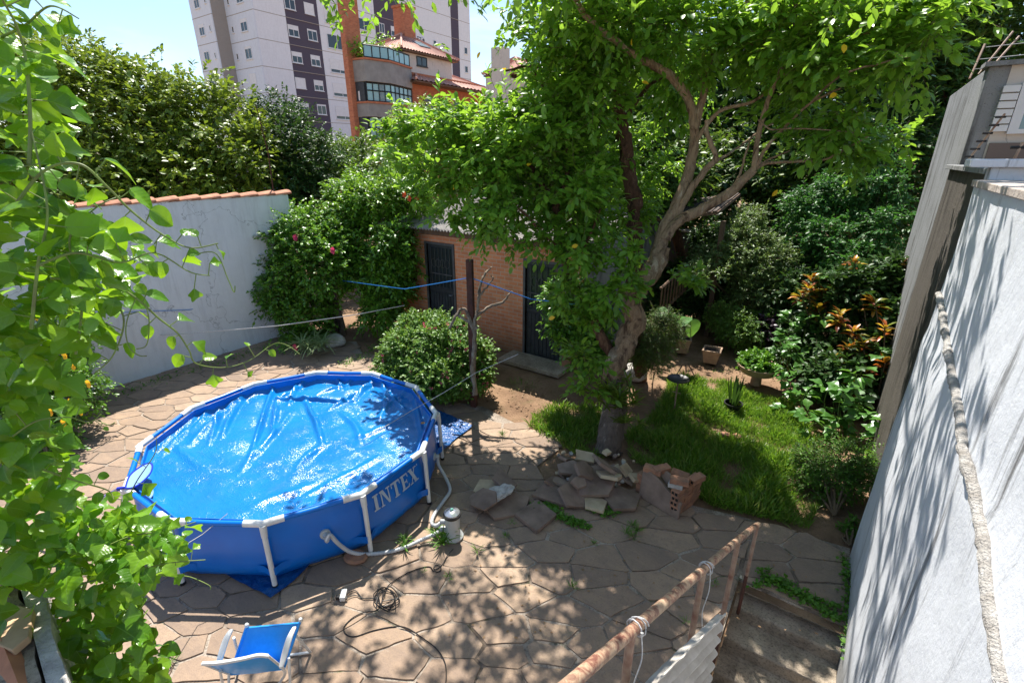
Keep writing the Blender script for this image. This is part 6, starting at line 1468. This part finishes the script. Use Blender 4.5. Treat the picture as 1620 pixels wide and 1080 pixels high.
biglf('bright green broad-leaved plant left of the crotons',tuple(Gz(1270,560)),[(1255,500,9.3),(1275,520,9.1),(1245,530,9.3),(1310,450,9.4),(1260,560,9.0)],.17,9)
c=Gz(1385,755); t=thing('arching_plant','arching strap-leaved plant with pale-edged leaves near the grey wall','plant',c)
P,D,N,S_=rosette((c.x,c.y,.25),22,.55,None,'',None,lift=.6); inst('leaves',tmpl_strap(.11,7,.8),P,D,N,S_,L['bright'],t)
P,D,N,S_=rosette((Gz(1290,700)+Vector((0,0,.2)))[:],20,.3,None,'',None,lift=.6); 
shrub('woody_weed','scraggly small-leaved weed bush on the bare soil at the foot of the grey wall',tuple(Gz(1320,815)),B((1300,735,6.4,.26,.16,.2),(1345,730,6.2,.26,.2,.2),(1320,760,6.2,.24,.12,.2),(1365,760,6.0,.14,.12,.14),(1280,770,6.4,.14,.14,.14)),150,8,.035,L['weed'],.16,.5,.08,stems=9,sr=.018)
shrub('corner_weeds','small leafy weeds at the base of the grey wall by the paving edge',tuple(Gz(1345,862)),B((1343,850,5.7,.08,.08,.08),(1350,835,5.7,.06,.1,.06)),20,7,.035,L['weed'],.08,.6,.04)
# yellow-flowered shrub at left
ys=B((70,560,7.6,.5,.6,.45),(110,620,7.4,.35,.35,.35),(60,650,7.3,.4,.35,.35),(120,520,7.8,.22,.35,.25),(90,680,7.2,.3,.15,.3),(20,600,7.4,.4,.6,.4))
t=shrub('yellow_flowered_shrub','green shrub with bright yellow trumpet flowers against the white wall at left',tuple(Gz(80,740)),ys,240,8,.06,L['hib'],.18,.5,.1)
for q in ((105,562,6.9),(118,578,6.9),(40,608,6.7),(142,606,7.0),(115,636,6.8),(82,650,6.7),(130,650,6.9),(103,668,6.8),(22,612,6.7),(128,615,7),(60,500,7)):
    p=Wd(*q); a=np.arange(5)*1.257+rd.random(); inst('flower',tmpl_leaf(.9),np.tile(np.array(p),(5,1)),np.stack([np.cos(a),-.5*np.ones(5),np.sin(a)],1),np.tile([.5,-.8,.4],(5,1)),[.075]*5,M['yel'],t)
# ------------------------------------------------------------ FOREGROUND: parapet and vine
t=thing('terrace_parapet','crumbling masonry parapet with broken terracotta pieces at the lower left corner','parapet',(-1.9,0,0))
hpar=2.5
E0=Gz(62,925,hpar);E1=Gz(112,1085,hpar); dd=(E1-E0).normalized(); pn=Vector((-dd.y,dd.x,0)); 
if pn.dot(Vector((-1,-1,0)))<0: pn=-pn
def seg_prism(b,A,B_,w,z0,z1,nn=14,j=.012,off=0):
    vs=[]
    for i in range(nn+1):
        p=A.lerp(B_,i/nn)+pn*off; q=p+pn*w; jj=noise.noise(p*9)*j
        vs+=[(p.x+pn.x*jj,p.y+pn.y*jj,z0),(p.x+pn.x*jj,p.y+pn.y*jj,z1+jj),(q.x,q.y,z1+jj*.5),(q.x,q.y,z0)]
    b.add(vs,[(i*4+k,i*4+4+k,i*4+4+(k+1)%4,i*4+(k+1)%4) for i in range(nn) for k in range(4)]+[(3,2,1,0),tuple(nn*4+k for k in range(4))])
A=E0-dd*.25; B2=E1+dd*.5
b=MB(); seg_prism(b,A,B2,.05,-.05,hpar,26,.02); b.build('edge_course',M['chunk'],t)
b=MB(); seg_prism(b,A,B2,.3,-.05,hpar-.02,26,.02,.052); b.build('masonry',M['concrete'],t)
b=MB(); o_=Gz(30,980,hpar+.02); b.prism([tuple(Gz(*q,hpar)[:2]) for q in ((-20,975),(18,962),(58,972),(50,1015),(24,1038),(-20,1020))],hpar+.0,hpar+.03); b.prism([tuple(Gz(*q,hpar)[:2]) for q in ((-30,900),(8,905),(25,925),(5,945),(-30,955))],hpar+.0,hpar+.035); b.build('terracotta_piece',simple('pale_terracotta',(.6,.42,.25),(.4,.25,.15),8,.8,.4,.005),t,bevel=.004)
t=thing('wooden_frame','old paint-flaked wooden slat frame at the extreme lower left corner','frame',Gz(10,1040,2.7)); b=MB()
b.tube([Wd(-8,985,1.75),Wd(40,1105,1.55)],.03,4); b.build('side_rail',M['tile'],t)
b=MB()
for k in range(4): b.tube([Wd(-20-k*7,1010+k*5,1.75),Wd(24-k*9,1105,1.56)],.008,4)
b.build('slats',M['wood'],t)
# vine
vt=thing('passion_vine','lush bright green lobed-leaf vine climbing across the left foreground','vine',(-1.7,.3,2.0))
st=MB(); VP=[];VD=[];VN=[];VS=[];VP2=[];VD2=[];VN2=[];VS2=[]
tc_=lambda p:(CAM-p).normalized()
def vleaf(p,s,d=None,lob=None,nn=None):
    a=rd.random()*6.28
    if d is None: d=Vector((math.cos(a),math.sin(a),rd.uniform(-.9,.1)))
    nn=Vector((rd.gauss(0,.45),rd.gauss(0,.45),.75))+tc_(p)*.55 if nn is None else nn
    tgt=(VP,VD,VN,VS) if (rd.random()<.6 if lob is None else not lob) else (VP2,VD2,VN2,VS2)
    tgt[0].append(p);tgt[1].append(d);tgt[2].append(nn);tgt[3].append(s)
def vstem(pts,r,ls,step=.05,tip=True,r1=None):
    sp=smooth_path([Wd(*q) for q in pts],8); st.tube(sp,[r+( (r1 or r*.4)-r)*i/(len(sp)-1) for i in range(len(sp))],6)
    acc=0; tot=sum((sp[i+1]-sp[i]).length for i in range(len(sp)-1)); run=0; side=1
    for i in range(len(sp)-1):
        l=(sp[i+1]-sp[i]).length; acc+=l; run+=l
        if acc>step:
            acc=0; side=-side; tdir=(sp[i+1]-sp[i]).normalized(); view=tc_(sp[i]); sd=tdir.cross(view).normalized()*side
            sz=ls*rd.uniform(.7,1.15)*(1-.55*(run/tot)**2 if tip else 1); pe=sp[i]+sd*.03*rd.uniform(.6,1.4)+Vector((0,0,rd.uniform(-.01,.02)))
            st.tube([sp[i],pe],.0016,4); vleaf(pe,sz,Vector(sd*.7+tdir*.4+Vector((rd.gauss(0,.2),rd.gauss(0,.2),-.4+rd.uniform(-.3,.3)))))
vstem([(46,260,1.3),(48,193,1.3),(41,96,1.3),(26,41,1.28),(4,0,1.25),(-20,-50,1.2)],.005,.1,.045,False)
vstem([(50,520,1.35),(60,420,1.32),(75,330,1.3),(48,200,1.3)],.005,.105,.04,False)
vstem([(20,330,1.3),(70,270,1.3),(126,260,1.3),(170,296,1.35),(207,333,1.4),(255,370,1.45),(300,392,1.5),(345,385,1.5)],.0045,.085,.035)
vstem([(60,420,1.3),(120,400,1.35),(190,415,1.4),(245,400,1.45),(300,430,1.5),(332,436,1.5)],.004,.075,.035)
vstem([(150,430,1.45),(213,470,1.5),(252,504,1.55),(281,527,1.6),(299,554,1.65),(311,575,1.7),(355,581,1.8),(394,570,1.85),(425,548,1.9)],.0035,.062,.045)
vstem([(80,440,1.4),(150,450,1.45),(195,500,1.5),(180,560,1.5),(150,590,1.5)],.004,.07,.04)
vstem([(20,690,1.5),(60,665,1.5),(110,660,1.55),(140,668,1.6),(160,655,1.6)],.003,.04,.06)
vstem([(192,812,1.9),(215,763,1.9),(245,717,1.9),(247,690,1.9)],.003,.06,.06)
vstem([(100,900,1.8),(200,850,1.85),(260,840,1.9),(310,825,1.95)],.004,.075,.035); vstem([(100,930,1.8),(200,905,1.85),(270,890,1.9),(325,885,1.95)],.004,.075,.035)
vstem([(60,740,1.6),(120,760,1.7),(170,775,1.8),(180,790,1.8)],.004,.07,.035); vstem([(0,60,1.4),(40,40,1.35),(80,10,1.3),(125,30,1.35)],.004,.08,.04)
vstem([(120,560,1.5),(130,470,1.45),(110,380,1.4),(150,330,1.4),(190,310,1.45)],.004,.08,.035)
for q in ((213,480),(205,495),(199,520),(202,545),(215,560),(232,563)): pass
for pts in (((216,470,1.5),(203,500,1.5),(199,525,1.5),(205,550,1.5),(220,562,1.5),(232,563,1.5)),((230,480,1.5),(236,510,1.5),(232,545,1.5),(216,552,1.5)),((425,548,1.9),(440,542,1.9),(458,548,1.9),(474,560,1.9)),((300,345+60,1.5),(340,400,1.5),(360,440,1.5),(370,462,1.5),(372,452,1.5)),((160,1.5*0+668,1.6),(172,672,1.6),(182,668,1.6)),((275,1.0*910,1.95),(300,912,1.95),(330,925,1.95),(333,932,1.95))):
    st.tube(smooth_path([Wd(*q) for q in pts],7),.0018,5)
def vmass(x0,y0,x1,y1,d0,d1,n,s):
    for i in range(int(n*2.7)):
        a=rd.random()*6.28; r=rd.random()**.5; px=(x0+x1)/2+(x1-x0)/2*r*math.cos(a); py=(y0+y1)/2+(y1-y0)/2*r*math.sin(a); p=Wd(px,py,rd.uniform(d0,d1)); vleaf(p,s*.76*rd.uniform(.55,1.25))
vmass(-90,-60,90,150,1.3,1.6,26,.1); vmass(-120,90,110,330,1.35,1.8,52,.1); vmass(-120,300,165,620,1.3,1.9,105,.105); vmass(30,330,230,500,1.5,1.9,34,.085)
vmass(-120,560,110,740,1.4,1.9,50,.1); vmass(-120,660,130,1000,1.55,2.1,115,.105); vmass(40,790,270,950,1.7,2.2,100,.09); vmass(60,930,260,1130,1.7,2.2,90,.095); vmass(110,810,300,890,1.8,2.2,36,.075)
st.build('stem',M['gstem'],vt,smooth=True)
inst('leaves',tmpl_fg(0,.012),VP,VD,VN,VS,L['vine'],vt,W=[rd.uniform(.95,1.35) for _ in VS],smooth=True)
inst('lobed_leaves',tmpl_fg(1,.012),VP2,VD2,VN2,VS2,L['vine'],vt,W=[rd.uniform(1.1,1.6) for _ in VS2],smooth=True)
# ------------------------------------------------------------ SKY, SUN, CAMERA
w=bpy.data.worlds.new('World'); sc.world=w; w.use_nodes=True; nt=w.node_tree; nt.nodes.clear()
sunv=Vector((-.37,.44,1)).normalized(); elev=math.asin(sunv.z); azs=math.atan2(sunv.x,sunv.y)
sky=nt.nodes.new('ShaderNodeTexSky'); sky.sky_type='NISHITA'; sky.sun_disc=False; sky.sun_elevation=elev; sky.sun_rotation=azs; sky.air_density=1.0; sky.dust_density=.3; sky.ozone_density=1.8
bg=nt.nodes.new('ShaderNodeBackground'); bg.inputs[1].default_value=.1
tc=nt.nodes.new('ShaderNodeTexCoord'); mp=nt.nodes.new('ShaderNodeMapping'); mp.inputs['Scale'].default_value=(1.2,1.2,5); nz=nt.nodes.new('ShaderNodeTexNoise'); nz.inputs['Scale'].default_value=2.2; nz.inputs['Detail'].default_value=7; nz.inputs['Roughness'].default_value=.6; nz.inputs['Distortion'].default_value=.5
cr=nt.nodes.new('ShaderNodeValToRGB'); cr.color_ramp.elements[0].position=.48; cr.color_ramp.elements[0].color=(0,0,0,1); cr.color_ramp.elements[1].position=.75; cr.color_ramp.elements[1].color=(.4,.4,.4,1)
mx=nt.nodes.new('ShaderNodeMix'); mx.data_type='RGBA'; mx.inputs[7].default_value=(6.5,7,7.6,1); out=nt.nodes.new('ShaderNodeOutputWorld')
for a,b_ in ((tc.outputs['Generated'],mp.inputs[0]),(mp.outputs[0],nz.inputs[0]),(nz.outputs[0],cr.inputs[0]),(cr.outputs[0],mx.inputs[0]),(sky.outputs[0],mx.inputs[6]),(mx.outputs[2],bg.inputs[0]),(bg.outputs[0],out.inputs[0])): nt.links.new(a,b_)
sl=bpy.data.lights.new('sun','SUN'); sl.energy=5; sl.angle=R_(.5); sl.color=(1,.95,.87); so=bpy.data.objects.new('sun',sl); C.objects.link(so); so.rotation_euler=sunv.to_track_quat('Z','Y').to_euler()
cam=bpy.data.cameras.new('camera'); cam.sensor_width=36; cam.lens=F/1620*36; cam.clip_end=2000; cam.clip_start=.05
co=bpy.data.objects.new('camera',cam); C.objects.link(co); co.location=CAM; co.rotation_euler=(R_(90)-PT,0,AZ); sc.camera=co
vs=sc.view_settings; vs.view_transform='Standard'; vs.look='None'; vs.gamma=1; vs.exposure=1.02
sc.render.engine='CYCLES'; sc.cycles.max_bounces=8; sc.cycles.transmission_bounces=4; sc.cycles.diffuse_bounces=4
